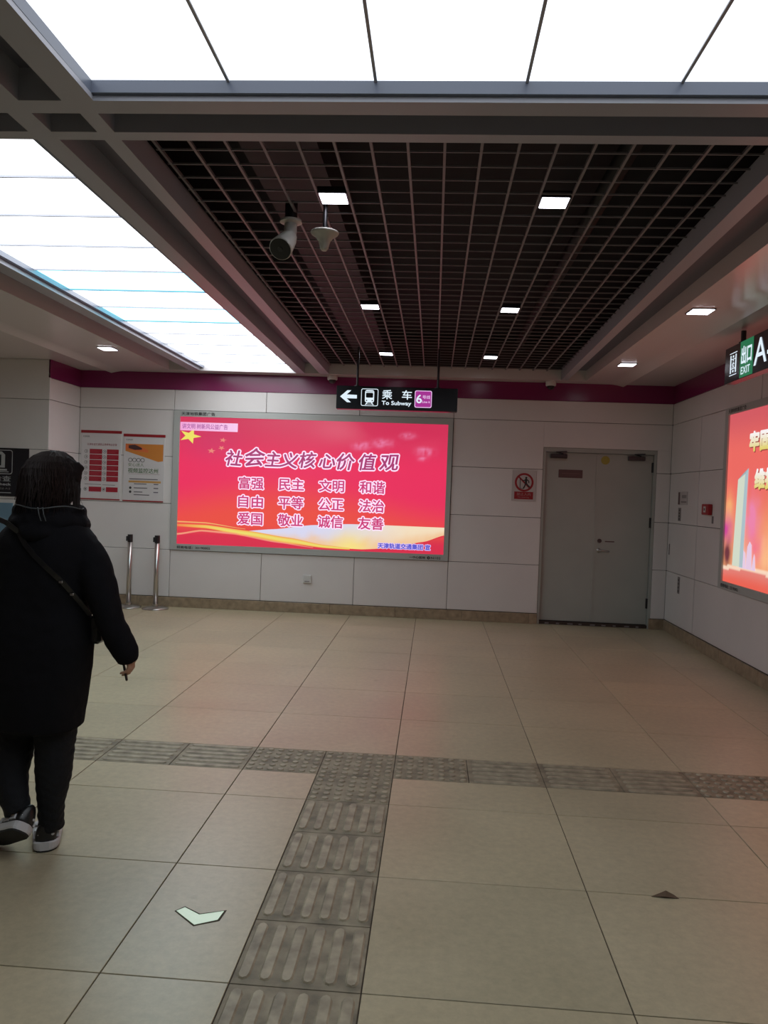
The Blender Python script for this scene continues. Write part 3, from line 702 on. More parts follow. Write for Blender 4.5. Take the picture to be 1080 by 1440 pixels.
a = MB(); rect(a, pn, .965, 1.19, 1.497, 1.587, .001); loc(a.build('red_caption', M['signred'], ne), ne)
M['faint'] = mat('faint_red_white', (.4, .22, .22), .5)
loc(text('lettering', '禁止入内', pn, .995, 1.54, .034, M['faint'], ne, .165, .0005, d=.002), ne)
loc(text('lettering', 'No entering', pn, 1.01, 1.511, .018, M['faint'], ne, .13, .0003, d=.002), ne)

# ================================================================ POSTERS (left of the lightbox)
pp = back_plane(YB-.010)
def poster(x0, x1, z0, z1, label):
    t = thing('poster', label, 'poster', ((x0+x1)/2, YB-.005, (z0+z1)/2), 'twin wall posters under one red rail')
    a = MB(); a.box(x0, x1, YB-.010, YB-.0005, z0, z1, 0, .001); loc(a.build('sheet', M['paper'], t), t)
    a = MB(); a.box(x0-.006, x1+.006, YB-.014, YB-.0005, z1-.002, z1+.032, 0, .002); loc(a.build('top_rail', M['signred'], t), t)
    a = MB(); a.box(x0, x1, YB-.014, YB-.0005, z0-.014, z0, 0, .002); loc(a.build('bottom_rail', M['signred'], t), t)
    return t
p1 = poster(-4.405, -3.90, 1.31, 2.125, 'white notice poster with two columns of red boxes, left of the pair')
RB = lin((160, 24, 44)); GY = lin((75, 70, 72))
a = MB()
for ci, (u0_, u1_) in enumerate(((-4.295, -4.135), (-4.075, -3.925))):
    for r_ in range(6):
        z1_ = 1.925-.068*r_; a = MB(); rect(a, pp, u0_, u1_, z1_-.060, z1_, .001, 0, RB); loc(a.build('red_box', M['print'], p1, cols=True), p1)
    a = MB(); rect(a, pp, u0_, u1_, 1.395, 1.455, .001, 0, RB); loc(a.build('red_box', M['print'], p1, cols=True), p1)
for ci, uc in enumerate((-4.34, -4.105)):
    for r_ in range(6):
        zc = 1.895-.068*r_; a = MB(); ring(a, pp, circle(uc, zc, .022, 18), circle(uc, zc, .018, 18), .001); poly(a, pp, circle(uc+.003, zc, .007, 8), .001); loc(a.build('pictogram', M['ink'], p1), p1)
    zc = 1.425; a = MB(); ring(a, pp, circle(uc, zc, .022, 18), circle(uc, zc, .018, 18), .001); poly(a, pp, circle(uc, zc, .010, 8), .001); loc(a.build('pictogram', M['ink'], p1), p1)
M['poster_red'] = mat('poster_red_ink', (.28, .02, .04), .5); M['poster_green'] = mat('poster_green_ink', (.08, .16, .06), .5)
loc(text('lettering', '天津轨道交通禁止携带物品目录', pp, -4.33, 1.968, .030, M['poster_red'], p1, .38, 0, d=.001), p1)
loc(text('lettering', '天津地铁', pp, -4.385, 2.068, .022, M['ink'], p1, .085, 0, d=.001), p1)
a = MB(); rect(a, pp, -4.35, -4.14, 1.483, 1.488, .001, 0, GY); rect(a, pp, -4.12, -3.96, 1.480, 1.485, .001, 0, GY)
for ci, (u0_, u1_) in enumerate(((-4.285, -4.145), (-4.065, -3.935))):
    for r_ in range(6):
        for q in (0, 1): rect(a, pp, u0_, u1_-.03*q, 1.925-.068*r_-.022-.018*q, 1.925-.068*r_-.019-.018*q, .0018, 0, lin((190, 80, 90)))
loc(a.build('fine_print', M['print'], p1, cols=True), p1)
p2 = poster(-3.862, -3.345, 1.305, 2.095, 'white poster with an orange banner corner, right of the pair')
a = MB()
poly(a, pp, [(-3.84, 2.005), (-3.36, 2.005), (-3.36, 1.80), (-3.42, 1.79), (-3.84, 1.915)], .001, 0, lin((205, 130, 55)))
poly(a, pp, [(-3.84, 1.998), (-3.70, 2.0), (-3.55, 1.93), (-3.55, 1.90), (-3.84, 1.935)], .0016, 0, lin((215, 110, 60)))
poly(a, pp, [(-3.80, 1.985), (-3.72, 1.995), (-3.63, 1.955), (-3.63, 1.935), (-3.72, 1.93), (-3.80, 1.95)], .0022, 0, lin((75, 45, 45)))
rect(a, pp, -3.79, -3.38, 1.525, 1.55, .001, 0, lin((200, 150, 80)))
rect(a, pp, -3.80, -3.40, 1.63, 1.633, .001, 0, lin((150, 110, 110)))
for r_, ww in ((1.565, .30), (1.505, .16), (1.455, .17), (1.405, .11), (1.37, .2)): rect(a, pp, -3.72 if r_ < 1.56 else -3.78, -3.72+ww, r_, r_+.010, .0016, 0, lin((95, 90, 95)))
for r_ in (1.505, 1.455, 1.405): rect(a, pp, -3.47, -3.41, r_, r_+.012, .0016, 0, lin((110, 105, 115)))
loc(a.build('poster_print', M['print'], p2, cols=True), p2)
a = MB()
for i in range(4): ring(a, pp, circle(-3.775+.052*i, 1.805, .026, 20), circle(-3.775+.052*i, 1.805, .020, 20), .001)
for r_ in (1.46, 1.41): poly(a, pp, circle(-3.765, r_, .016, 14), .001)
loc(a.build('ring_mark', M['ink'], p2), p2)
loc(text('lettering', '安心送人', pp, -3.80, 1.725, .043, M['poster_green'], p2, .20, 0, d=.001), p2)
loc(text('lettering', '视频监控达州', pp, -3.80, 1.645, .060, M['poster_green'], p2, .38, .001, d=.001), p2)
loc(text('lettering', '天津地铁', pp, -3.835, 2.045, .020, M['ink'], p2, .085, 0, d=.001), p2)

# ================================================================ SECURITY CHECK SIGN + BLUE BOARD on the left wall
pl_ = back_plane(YW-.012)
sc = thing('security_sign', 'black Security Check sign on the left wall behind the person', 'sign', (-5.0, YW, 1.59))
a = MB(); a.box(-5.42, -4.665, YW-.012, YW-.0005, 1.31, 1.868, 0, .002); loc(a.build('plate', M['sign_black'], sc), sc)
M['pale'] = mat('pale_ink', (.42, .43, .44), .5)
a = MB(); ring(a, pl_, rrect(-5.30, -4.855, 1.565, 1.845, .03), rrect(-5.292, -4.863, 1.573, 1.837, .025), .0015)
poly(a, pl_, [(-5.24, 1.64), (-4.945, 1.64), (-4.945, 1.79), (-4.985, 1.825), (-5.20, 1.825), (-5.24, 1.79)], .0015); rect(a, pl_, -5.26, -4.92, 1.605, 1.625, .0015); rect(a, pl_, -5.28, -4.90, 1.587, 1.597, .0015)
loc(a.build('scanner_symbol', M['pale'], sc), sc)
a = MB(); rect(a, pl_, -5.14, -4.99, 1.665, 1.79, .0025); loc(a.build('scanner_window', M['sign_black'], sc), sc)
a = MB(); rect(a, pl_, -5.11, -5.03, 1.675, 1.745, .003); rect(a, pl_, -5.09, -5.05, 1.745, 1.765, .003); loc(a.build('bag_symbol', M['pale'], sc), sc)
loc(text('lettering', '安全检查', pl_, -5.30, 1.482, .065, M['pale'], sc, .43, 0, d=.0015), sc)
loc(text('lettering', 'Security Check', pl_, -5.30, 1.428, .036, M['pale'], sc, .43, .0015, d=.0015), sc)
loc(text('lettering', '보안 검사', pl_, -5.20, 1.388, .022, M['label'], sc, .33, 0, d=.0015), sc)
a = MB(); rect(a, pl_, -5.30, -4.865, 1.348, 1.356, .0015); loc(a.build('underline', M['pale'], sc), sc)
a = MB(); a.box(-5.75, -4.84, YW-.014, YW-.0005, .45, 1.235, 0, .003); tag(a.build('notice_board', M['blue']), 'pale blue board on the left wall below the black sign', 'board')

# ================================================================ SMALL FITTINGS
t = thing('socket_box', 'small white socket box low on the back wall under the lightbox', 'socket', (-1.51, YB, .42))
a = MB(); a.box(-.052, .052, -.022, -.0005, -.05, .05, 0, .005); a.build('cover', M['white_p'], t)
a = MB(); a.box(-.03, .03, -.026, -.0225, -.03, -.022); a.build('flap', M['label'], t)
t = thing('fire_alarm_button', 'small dark red fire alarm button box on the right wall beside the lightbox', 'alarm button', (X1, 8.045, 1.462))
a = MB(); a.box(-.045, -.0005, -.095, .095, -.055, .055, 0, .006); a.build('housing', M['red'], t)
a = MB(); a.box(-.049, -.0455, -.03, .03, -.03, .03, 0, .001); a.build('glass_window', M['white_p'], t)
a = MB(); a.box(-.051, -.0495, -.012, .012, -.012, .012); a.build('button', M['ink'], t)
t = thing('label_plate', 'grey and white small plate on the right wall near the door corner', 'plate', (X1, 8.88, 1.575))
a = MB(); a.box(-.006, -.0005, -.15, .16, -.075, .07, 0, .002); a.build('plate', M['sign_white'], t)
a = MB(); a.box(-.008, -.0062, .10, .155, -.072, .067); a.build('dark_stripe', M['maroon'], t)
a = MB(); [a.box(-.008, -.0062, -.12+.05*i, -.085+.05*i, .0, .035) for i in range(3)]; a.box(-.008, -.0062, -.13, .05, -.05, -.035); a.build('plate_print', M['label'], t)
for y, z, h, ww, lb in ((8.98, 1.39, .15, .09, 'grey vertical sticker below the small plate on the right wall'),
                       (7.93, 1.36, .075, .045, 'tiny grey vertical sticker just below the red alarm button'),
                       (9.30, .97, .13, .03, 'thin dark slot cover low on the right wall beside the door corner'),
                       (8.90, .59, .19, .07, 'grey vertical sticker lowest on the right wall below the plate')):
    a = MB(); a.box(X1-.004, X1-.0005, y-ww/2, y+ww/2, z-h/2, z+h/2, 0, .001)
    for i in range(4): a.box(X1-.005, X1-.0042, y-ww*.2, y+ww*.2, z-h*.4+i*h*.22, z-h*.4+i*h*.22+h*.1, 1)
    tag(a.build('wall_sticker', [M['label'], M['joint']]), lb, 'sticker', 'stickers on the right wall')

# dome cameras at the back
def dome_camera(x, y, z, label):
    t = thing('dome_camera', label, 'camera', (x, y, z), 'dome cameras along the back border')
    a = MB(); a.lathe([(.058, 0), (.062, -.008), (.062, -.045), (.055, -.055), (.0, -.055)], n=24); a.build('base', M['white_p'], t, smooth=False)
    a = MB(); a.lathe([(.045, -.055), (.043, -.072), (.033, -.088), (.015, -.097), (.0, -.099)], n=20); a.build('dome', M['black'], t, smooth=True)
dome_camera(-1.27, 9.26, HC, 'small dome camera by the left end of the subway sign, at the back wall')
dome_camera(1.33, 9.26, HC, 'small dome camera at the far right corner of the grid ceiling')

# bullet camera hanging under the grid
bc = thing('bullet_camera', 'cream bullet security camera with a dark round front, hanging under the grid', 'camera', (-.83, 4.18, 3.0))
a = MB(); a.cyl(0, 0, -.035, .06, .034, 20); a.build('drop_pole', M['black'], bc)
a = MB(); a.lathe([(.034, -.03), (.058, -.036), (.060, -.048), (.034, -.056), (0, -.056)], n=24); a.build('ceiling_mount', M['cam_white'], bc, smooth=False)
p0, p1, p2, p3 = Vector((0, 0, -.05)), Vector((0, -.01, -.10)), Vector((.0, -.04, -.145)), Vector((-.022, -.150, -.238))
a = MB(); a.tube([p0, p1, (p1+p2)/2, p2], [.034, .035, .036, .036], 20); a.build('mount_arm', M['cam_white'], bc, smooth=True)
dr = (p3-p2).normalized()
a = MB(); a.tube([p2-dr*.03, p2-dr*.02, p2+dr*.02, p3-dr*.01, p3], [.026, .038, .048, .062, .060], 28); a.build('camera_body', M['cam_white'], bc, smooth=True)
a = MB(); a.tube([p3-dr*.006, p3+dr*.0015, p3+dr*.002], [.057, .057, .036], 28); a.build('front_glass', M['black'], bc)
a = MB(); a.tube([p3+dr*.001, p3+dr*.006], [.014, .013], 16); a.build('lens', M['dark_metal'], bc)
# flared white dome antenna next to it
wa = thing('ceiling_antenna', 'cream flared ceiling antenna under the grid, right of the bullet camera', 'antenna', (-.625, 4.06, 2.865))
a = MB(); a.lathe([(0, 0), (.072, .0), (.075, -.006), (.070, -.014), (.050, -.026), (.033, -.048), (.025, -.072), (.022, -.088), (.013, -.099), (0, -.101)], n=32); a.build('antenna_cone', M['cam_white'], wa, smooth=True)
a = MB(); a.cyl(0, 0, 0, .14, .012, 12); a.build('stem', M['dark_metal'], wa)

# stanchions
def stanchion(x, y, label):
    t = thing('stanchion', label, 'stanchion', (x, y, 0), 'steel belt stanchions at the back wall')
    a = MB(); a.lathe([(.158, 0), (.16, .006), (.155, .014), (.10, .028), (.04, .034), (0, .034)], n=36); a.build('base', M['steel'], t, smooth=True)
    a = MB(); a.cyl(0, 0, .03, .80, .029, 20); a.build('pole', M['steel'], t, smooth=True)
    a = MB(); a.cyl(0, 0, .034, .06, .036, 20); a.build('collar', M['steel'], t)
    a = MB(); a.cyl(0, 0, .80, .885, .031, 20); a.box(-.012, .012, -.048, -.028, .81, .87, 0, .003); a.box(-.048, -.028, -.012, .012, .81, .87, 0, .003); a.build('belt_head', M['black'], t)
    a = MB(); a.cyl(0, 0, .885, .892, .031, 20); a.build('cap', M['dark_metal'], t)
    return t
stanchion(-3.33, 9.17, 'steel belt stanchion with a round base, the right one below the posters')
stanchion(-3.675, 9.19, 'steel belt stanchion with a round base, the left one by the person')

# floor arrow and scrap
a = MB(); fp = Plane((0, 0, 0), (1, 0, 0), (0, 1, 0))
poly(a, fp, [(-.850, 2.642), (-.762, 2.565), (-.692, 2.605), (-.685, 2.662), (-.764, 2.628), (-.828, 2.668)][::1], .002, 0, None, .0018)
ar = a.build('floor_arrow', M['glow'])
a = MB(); poly(a, fp, [(-.857, 2.642), (-.763, 2.558), (-.684, 2.601), (-.677, 2.670), (-.764, 2.636), (-.830, 2.676)], .0012, 0, None, .001)
a.build('arrow_edge', M['grout'], ar); tag(ar, 'pale green glowing chevron arrow set in the beige floor left of the tactile strip', 'floor marking')
a = MB(); a.add([(.885, 2.975, .001), (.925, 3.0, .004), (.952, 3.012, .010), (.978, 2.995, .004), (.992, 2.972, .001), (.94, 2.968, .007)], [(0, 5, 1), (1, 5, 2), (2, 5, 3), (3, 5, 4), (0, 1, 2, 3, 4)])
tag(a.build('scrap', M['brown']), 'small brown triangular scrap lying on a floor joint at right', 'litter')

# ================================================================ PERSON
def fuse(name, mb, m, parent, voxel, smooth_it=6, disp=None, colfn=None):
    me = mb.mesh(name, m); o = link(name, me)
    r = o.modifiers.new('r', 'REMESH'); r.mode = 'VOXEL'; r.voxel_size = voxel
    s = o.modifiers.new('s', 'SMOOTH'); s.factor = .5; s.iterations = smooth_it
    dg = bpy.context.evaluated_depsgraph_get(); dg.update(); me2 = bpy.data.meshes.new_from_object(o.evaluated_get(dg))
    bpy.data.objects.remove(o)
    if disp:
        nrm = [v.normal.copy() for v in me2.vertices]
        for v, n_ in zip(me2.vertices, nrm): v.co += n_*disp(v.co)
    me2.polygons.foreach_set('use_smooth', [True]*len(me2.polygons)); me2.name = name
    me2.materials.clear()
    for q in (m if isinstance(m, (list, tuple)) else [m]): me2.materials.append(q)
    return link(name, me2, parent)
def ell(cx, cy, z, rx, ry, n=28, tilt=0, p=2.0):
    out = []
    for k in range(n):
        t_ = 2*PI*k/n; ct, st = math.cos(t_), math.sin(t_)
        out.append(Vector((cx+rx*math.copysign(abs(ct)**(2/p), ct), cy+ry*math.copysign(abs(st)**(2/p), st), z+tilt*ct)))
    return out
PX, PY = -1.56, 3.05
ps_ = thing('person', 'person in a long black coat walking away, holding a phone in the right hand', 'person', (PX, PY, 0))
def L_(pts): return [Vector((x-PX, y-PY, z)) for x, y, z in pts]
def cap_tube(mb, pts, rr, n=14, mi=0):
    mb.tube(L_(pts), rr, n, mi)
# body (skin), one continuous surface
b = MB()
b.loft([ell(0, 0, z, rx, ry) for z, rx, ry in ((.80, .145, .10), (.88, .155, .105), (1.0, .125, .09), (1.12, .14, .095), (1.24, .165, .09), (1.30, .13, .075), (1.335, .06, .05))])
cap_tube(b, [(-1.555, 3.05, 1.29), (-1.55, 3.05, 1.36), (-1.545, 3.06, 1.44)], [.055, .048, .05])
HX, HY, HZ = -1.545-PX, .015, 1.505
b.ball((HX, HY, HZ+.01), (.074, .092, .098)); b.ball((HX, HY+.035, HZ-.055), (.052, .058, .055)); b.ball((HX, HY+.098, HZ-.012), (.011, .014, .018)); b.ball((HX, HY+.084, HZ-.052), (.022, .012, .008))
for sg in (-1, 1): b.ball((HX+sg*.076, HY, HZ-.005), (.010, .018, .028))
for side in (0, 1):
    if side == 0:   # right arm
        cap_tube(b, [(-1.40, 3.05, 1.25), (-1.345, 3.04, 1.11), (-1.288, 3.04, .955), (-1.245, 3.065, .875), (-1.226, 3.08, .825)], [.045, .04, .034, .027, .022])
    else:
        cap_tube(b, [(-1.72, 3.05, 1.25), (-1.78, 3.04, 1.11), (-1.83, 3.05, .955), (-1.86, 3.10, .845), (-1.865, 3.13, .785)], [.045, .04, .034, .027, .022])
# legs
cap_tube(b, [(-1.50, 3.05, .84), (-1.505, 3.05, .50), (-1.505, 3.045, .40), (-1.515, 3.04, .28), (-1.518, 3.045, .10), (-1.522, 3.05, .06)], [.08, .062, .055, .052, .034, .030])
cap_tube(b, [(-1.63, 3.05, .84), (-1.66, 3.07, .50), (-1.67, 3.05, .40), (-1.66, 3.01, .28), (-1.618, 2.97, .19), (-1.606, 2.965, .16)], [.08, .062, .055, .048, .034, .030])
# hands: palm, four fingers, thumb
def hand(w_, s, curl):
    W = Vector(w_)
    b.tube(L_([W, W+Vector((s*.004, .0, -.03)), W+Vector((s*.006, .002, -.062))]), [.021, .027, .024], 12)
    for i, (dy, ln) in enumerate(((.026, .062), (.009, .068), (-.009, .064), (-.025, .050))):
        p0 = W+Vector((s*.006, dy*.9, -.055)); p1 = p0+Vector((s*.004, dy*.15, -ln*.45)); p2 = p1+Vector((-s*curl*.5, 0, -ln*.32)); p3 = p2+Vector((-s*curl, 0, -ln*.14))
        b.tube(L_([p0, p1, p2, p3]), [.0088, .0082, .0075, .0062], 8)
    p0 = W+Vector((-s*.008, .024, -.022)); b.tube(L_([p0, p0+Vector((-s*.014, .016, -.022)), p0+Vector((-s*.020, .018, -.046))]), [.0115, .0098, .0075], 8)
hand((-1.222, 3.08, .83), 1, .024); hand((-1.865, 3.13, .79), -1, .012)
body = fuse('body', b, M['skin'], ps_, .0055, 3); body['label'] = 'skin'
for sg in (-1, 1):
    a = MB(); a.ball((HX+sg*.03, HY+.078, HZ+.005), (.012, .010, .009), 0, 12, 8); a.build('eye', M['white_p'], ps_, smooth=True)

# trousers
b = MB()
cap_tube(b, [(-1.50, 3.05, .86), (-1.508, 3.05, .52), (-1.508, 3.045, .42), (-1.508, 3.04, .30), (-1.512, 3.035, .20), (-1.516, 3.045, .12), (-1.516, 3.05, .075)], [.095, .088, .078, .071, .055, .050, .048], 24)
cap_tube(b, [(-1.62, 3.05, .86), (-1.675, 3.08, .52), (-1.682, 3.06, .42), (-1.678, 3.02, .30), (-1.64, 2.985, .22), (-1.612, 2.968, .165)], [.095, .088, .078, .069, .055, .050], 24)
def wr_(co):
    z = co.z; f = .55+.45*math.exp(-((z-.13)/.08)**2)+.4*math.exp(-((z-.45)/.06)**2)
    return f*(.0016*math.sin(z*170+3.5*math.sin(co.x*34+co.y*30))+.004*noise.noise(co*26))
fuse('trousers', b, M['trouser'], ps_, .008, 3, wr_)

# coat
b = MB()
rings = []
for z, re_, rx, ry in ((.495, -1.425, .16, .125), (.503, -1.408, .18, .15), (.60, -1.396, .192, .16), (.74, -1.383, .203, .16), (.85, -1.376, .206, .158), (.93, -1.386, .2, .15),
                      (1.0, -1.402, .185, .142), (1.12, -1.385, .185, .138), (1.20, -1.372, .192, .135), (1.25, -1.366, .196, .128), (1.28, -1.368, .194, .12), (1.31, -1.395, .168, .115), (1.345, -1.435, .128, .105), (1.40, -1.462, .09, .09)):
    cx = re_-rx; rings.append([v+Vector((0, 0, 0)) for v in ell(cx-PX, 0, z, rx, ry, 40, p=2.3)])
b.loft(rings)
cap_tube(b, [(-1.410, 3.05, 1.235), (-1.378, 3.045, 1.18), (-1.345, 3.035, 1.10), (-1.303, 3.03, 1.0), (-1.284, 3.035, .93), (-1.256, 3.055, .86), (-1.236, 3.07, .81), (-1.230, 3.08, .775)], [.064, .070, .070, .058, .056, .057, .054, .044], 24)
cap_tube(b, [(-1.715, 3.05, 1.245), (-1.75, 3.045, 1.19), (-1.785, 3.035, 1.10), (-1.82, 3.04, 1.0), (-1.84, 3.055, .93), (-1.855, 3.09, .86), (-1.865, 3.12, .81), (-1.868, 3.135, .778)], [.070, .072, .070, .063, .060, .057, .050, .041], 24)
def cf(co):
    z = co.z
    fold = .006*noise.noise(Vector((co.x*9, co.y*9, z*2.4)))*2
    return fold+.0035*noise.noise(co*26)
fuse('coat', b, M['cloth'], ps_, .009, 5, cf)
# hood lying round the neck, with cord
b = MB()
hood = []
for k in range(24):
    t_ = 2*PI*k/24; hood.append(Vector((.002+.112*math.cos(t_), .012+.098*math.sin(t_), 1.378+.010*math.sin(t_)*-1)))
b.tube(hood+[hood[0], hood[1]], [.028+.004*math.sin(k*1.7) for k in range(26)], 12)
low_ = [Vector((v.x*1.12, v.y*1.12, v.z-.05)) for v in hood]; b.tube(low_+[low_[0], low_[1]], [.034+.004*math.sin(k*2.1) for k in range(26)], 12)
b.ball((.0, -.085, 1.345), (.105, .045, .05)); b.ball((-.02, -.095, 1.30), (.085, .045, .05))
RT = Matrix.Rotation(.42, 4, 'Z')
b.v = [tuple(RT @ Vector(p)) for p in b.v]
fuse('hood', b, M['cloth'], ps_, .008, 3, lambda co: .006*noise.noise(co*22))
b = MB(); arc = []
for k in range(13):
    t_ = PI+PI*k/12; arc.append(Vector((.002+.128*math.cos(t_), -.02+.118*math.sin(t_), 1.398+.006*math.sin(k))))
b.tube(arc, .0028, 6); 
for dx in (-.035, -.018): b.tube([Vector((dx, -.138, 1.398)), Vector((dx+.006, -.152, 1.37)), Vector((dx+.014, -.150, 1.345))], .0022, 6)
M['cord'] = mat('hood_cord', (.06, .07, .075), .6)
b.v = [tuple(RT @ Vector(p)) for p in b.v]
b.build('hood_cord', M['cord'], ps_)
# hair: shaped mass plus loose strands
b = MB()
b.ball((HX, HY-.012, HZ+.022), (.095, .104, .092), 0, 24, 16); b.ball((HX-.008, HY-.03, HZ-.02), (.105, .098, .10), 0, 20, 14); b.ball((HX+.035, HY-.02, HZ+.03), (.075, .085, .072)); b.ball((HX-.035, HY-.045, HZ-.085), (.078, .06, .06)); b.ball((HX+.05, HY-.04, HZ-.04), (.05, .06, .07))
b.ball((HX+.088, HY+.0, HZ+.055), (.022, .04, .026))
hair = fuse('hair', b, M['hair'], ps_, .007, 3, lambda co: .010*noise.noise(Vector((co.x*30, co.y*30, co.z*10)))+.005*noise.noise(co*60))
b = MB()
for i in range(420):
    an = random.uniform(PI*.80, PI*2.20); j_ = random.uniform(-.35, .35); k_ = random.uniform(1.0, 1.05); ln = random.uniform(.03, .125)
    wv = random.uniform(0, 6); q0 = random.choice((0, 0, 1, 2)); pts = []; f_ = random.uniform(.98, 1.12)
    for q in range(q0, 9):
        ph_ = .12+min(q, 5)*.30; aa = an+j_*(1-q/8)+.06*math.sin(q*1.3+wv)
        g_ = k_*(1+(f_-1)*max(0, q-3)/5)+.03*math.sin(q*1.7+wv)
        dz = -ln*max(0, q-5)/3-.012*max(0, q-5)
        pts.append(Vector((HX-.004*q*.5+.104*g_*math.sin(ph_)*math.cos(aa), HY-.014-.002*q+.108*g_*math.sin(ph_)*math.sin(aa), HZ+.020+.097*k_*math.cos(ph_)+dz)))
    n_ = len(pts); b.tube(pts, [.0010]+[.0021]*(n_-3)+[.0014, .0005], 4)
for i in range(14):
    x_ = HX+.088+random.uniform(-.006, .012); b.tube([Vector((x_-.02, HY+.0, HZ+.02)), Vector((x_+.012, HY-.01, HZ-.03)), Vector((x_+.004+random.uniform(0, .012), HY-.02, HZ-.07)), Vector((x_+.03+random.uniform(-.01, .012), HY-.03, HZ-.115))], [.0012, .0012, .001, .0005], 4)
M['hair2'] = mat('brown_hair_strands', (.018, .011, .010), .6, spec=.25)
b.build('hair_strands', M['hair2'], ps_)

# shoes
def shoe(name, mtx):
    """sneaker: local origin under the heel, toe along +y"""
    out = []
    outline = [(-.010, -.003, .010), (-.005, -.003, .020), (.003, -.003, .028), (.014, -.001, .033), (.03, 0, .036), (.07, 0, .037), (.12, -.002, .040), (.17, -.004, .044), (.21, -.004, .040), (.235, -.003, .028), (.246, -.002, .012)]
    def ring_(z, s=1.0, e=0):
        left = [(cx-w_*s-e, y_) for y_, cx, w_ in outline]; right = [(cx+w_*s+e, y_) for y_, cx, w_ in outline[::-1]]
        return [mtx @ Vector((x_, y_+(.006*abs(y_-.12)/.12 if z > .02 else 0)*0, z)) for x_, y_ in left+right]
    sh = MB()
    hs_ = [(.085, .02), (.096, .028), (.100, .033), (.100, .036), (.095, .038), (.078, .037), (.066, .040), (.054, .043), (.048, .039), (.044, .028), (.038, .012)]
    n = 14; rg = []
    for (y_, cx, w_), (h, ww) in zip(outline, hs_):
        y2 = y_+(.005 if y_ < 0 else 0)-(.004 if y_ > .24 else 0)
        rg.append([mtx @ Vector((cx+.97*w_*math.cos(PI*k/(n-1))*(1 if k in (0, n-1) else .98), y2, .022+(h-.022)*max(0, math.sin(PI*k/(n-1)))**.7)) for k in range(n)])
    sh.loft(rg, 0)
    shoe_o = sh.build(name, M['leather'], ps_, smooth=True)
    so = MB(); so.loft([ring_(.006, 1.0, .001), ring_(.012, 1, .004), ring_(.030, 1, .004), ring_(.034, .96, 0)], 0)
    so.build('sole', M['shoe_white'], shoe_o)
    ou = MB(); ou.loft([ring_(0, .97), ring_(.006, 1.0, .001)], 0); ou.build('outsole', M['rubber'], shoe_o)
    st = MB()
    for sg in (-1, 1):
        for y0_, y1_, z0_, z1_ in ((.018, .055, .040, .062), (.065, .10, .038, .066), (.11, .13, .036, .058)):
            st.add([mtx @ Vector((sg*.0395, y0_, z0_)), mtx @ Vector((sg*.0405, y1_, z0_)), mtx @ Vector((sg*.036, y1_+.01, z1_)), mtx @ Vector((sg*.036, y0_+.012, z1_)),
                    mtx @ Vector((sg*.030, y0_, z0_)), mtx @ Vector((sg*.030, y1_, z0_)), mtx @ Vector((sg*.028, y1_+.01, z1_)), mtx @ Vector((sg*.028, y0_+.012, z1_))], [(0, 1, 2, 3), (7, 6, 5, 4), (0, 4, 5, 1), (1, 5, 6, 2), (2, 6, 7, 3), (3, 7, 4, 0)])
        st.bm(_ball((sg*.019, .003, .056), (.007, .003, .005)), 0, None, mtx)
    st.build('white_patch', M['shoe_white'], shoe_o)
    return shoe_o
def _ball(c, r):
    bm = bmesh.new(); bmesh.ops.create_uvsphere(bm, u_segments=10, v_segments=6, radius=1)
    for v in bm.verts: v.co = Vector((c[0]+v.co.x*r[0], c[1]+v.co.y*r[1], c[2]+v.co.z*r[2]))
    return bm
S1 = 1.22
shoe('shoe', Matrix.Translation((-1.516-PX, 3.005-PY, 0)) @ Matrix.Rotation(.40, 4, 'Z') @ Matrix.Diagonal((S1*1.04, 1.0, S1, 1)))
# left shoe: heel lifted, toe on the floor, pointing out to the left
toe = Vector((-1.765-PX, 3.02-PY, .010)); heel = Vector((-1.560-PX, 2.895-PY, .118))
fy = (toe-heel).normalized(); n0 = Vector((.15, -.75, -.5)); fz = -(n0-fy*n0.dot(fy)).normalized(); fx = fy.cross(fz).normalized()
ml = Matrix((fx, fy, fz)).transposed().to_4x4(); ml.translation = heel
shoe('shoe', ml @ Matrix.Diagonal((S1, 1, S1*.95, 1)))

# phone in the hand
ph = thing('phone', 'dark phone held edge-on in the right hand of the person', 'phone', (-1.243, 3.085, .752))
ph.rotation_euler = (0, math.radians(-12), math.radians(22))
a = MB(); a.box(-.0045, .0045, -.036, .036, -.055, .085, 0, .003); a.build('phone_body', M['black'], ph)
a = MB(); a.box(.0046, .0052, -.033, .033, -.052, .082); a.build('phone_screen', mat('phone_glass', (.05, .055, .06), .12), ph)
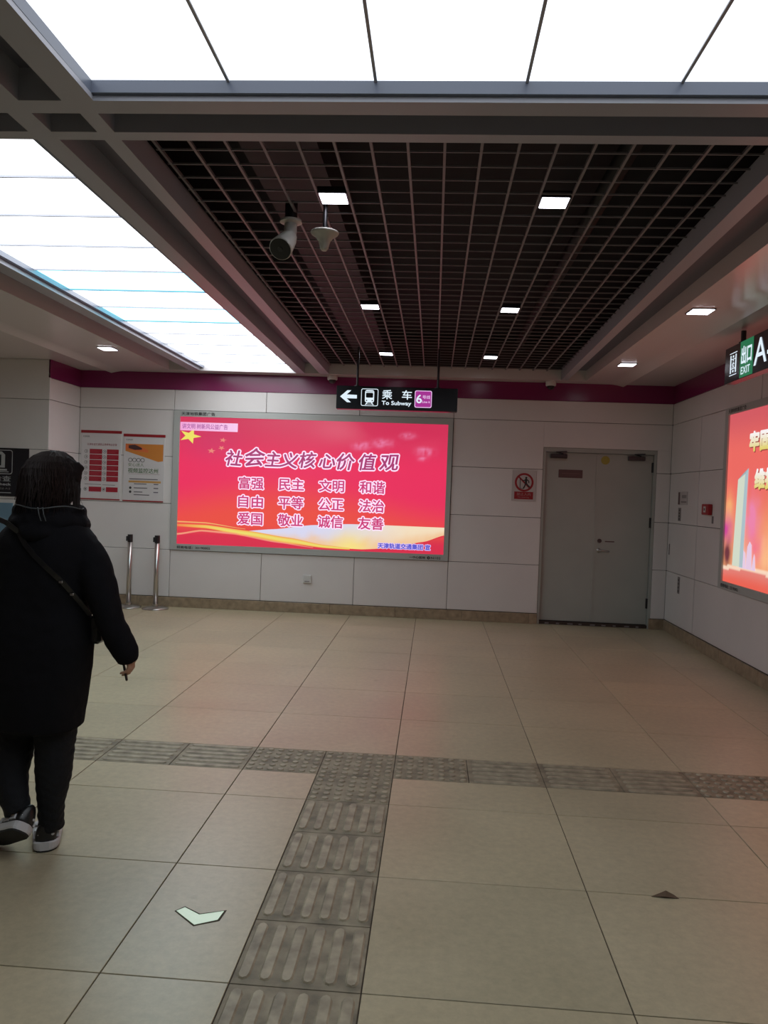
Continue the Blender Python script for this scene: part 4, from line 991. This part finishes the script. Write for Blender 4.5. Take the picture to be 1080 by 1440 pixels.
# bag at the right hip with strap
bg = thing('shoulder_bag', 'small black shoulder bag with a strap across the back of the person', 'bag', (-1.352, 3.11, .90))
a = MB(); a.box(-.024, .022, -.07, .10, -.055, .058, 0, .012); a.build('bag_body', M['leather'], bg)
a = MB(); a.box(-.026, .024, -.072, .102, .0, .062, 0, .012); a.build('flap', M['leather'], bg)
sp = [(-1.705, 1.345), (-1.662, 1.335), (-1.62, 1.297), (-1.585, 1.252), (-1.54, 1.207), (-1.50, 1.17), (-1.462, 1.133), (-1.438, 1.107), (-1.413, 1.068), (-1.392, 1.02), (-1.372, .965)]
def back_y(x, z):
    R_ = [(.74, -1.383, .203, .16), (.85, -1.374, .208, .158), (.95, -1.374, .205, .15), (1.02, -1.385, .192, .142), (1.12, -1.378, .188, .138), (1.20, -1.372, .192, .135), (1.26, -1.375, .188, .125), (1.30, -1.405, .158, .115), (1.36, -1.45, .15, .11)]
    for q0, q1 in zip(R_, R_[1:]):
        if q0[0] <= z <= q1[0]:
            t_ = (z-q0[0])/(q1[0]-q0[0]); re_, rx, ry = [q0[i]+(q1[i]-q0[i])*t_ for i in (1, 2, 3)]; break
    k_ = max(-1, min(1, (x-(re_-rx))/rx)); return PY-ry*(max(0, 1-abs(k_)**2.3))**(1/2.3)
a = MB(); rg = []
for i, (x, z) in enumerate(sp):
    y_ = back_y(x, z)-.013-(.03 if z > 1.3 else 0); p0 = sp[max(0, i-1)]; p1 = sp[min(len(sp)-1, i+1)]; dx, dz = p1[0]-p0[0], p1[1]-p0[1]; L = math.hypot(dx, dz); nx, nz = -dz/L*.010, dx/L*.010
    if x > -1.40: y_ = min(y_, 3.045)
    rg.append([Vector((x-nx, y_, z-nz)), Vector((x+nx, y_, z+nz)), Vector((x+nx, y_+.004, z+nz)), Vector((x-nx, y_+.004, z-nz))])
a.loft(rg); o = a.build('strap', M['leather'], bg); o.location = -bg.location
a = MB()
for x, z in ((-1.440, 1.109), (-1.408, 1.058)):
    y_ = back_y(x, z)-.020; a.box(x-.008, x+.008, y_-.003, y_+.002, z-.005, z+.005, 0, .002)
o = a.build('buckle', M['steel'], bg); o.location = -bg.location

bpy.data.objects.remove(_fo)
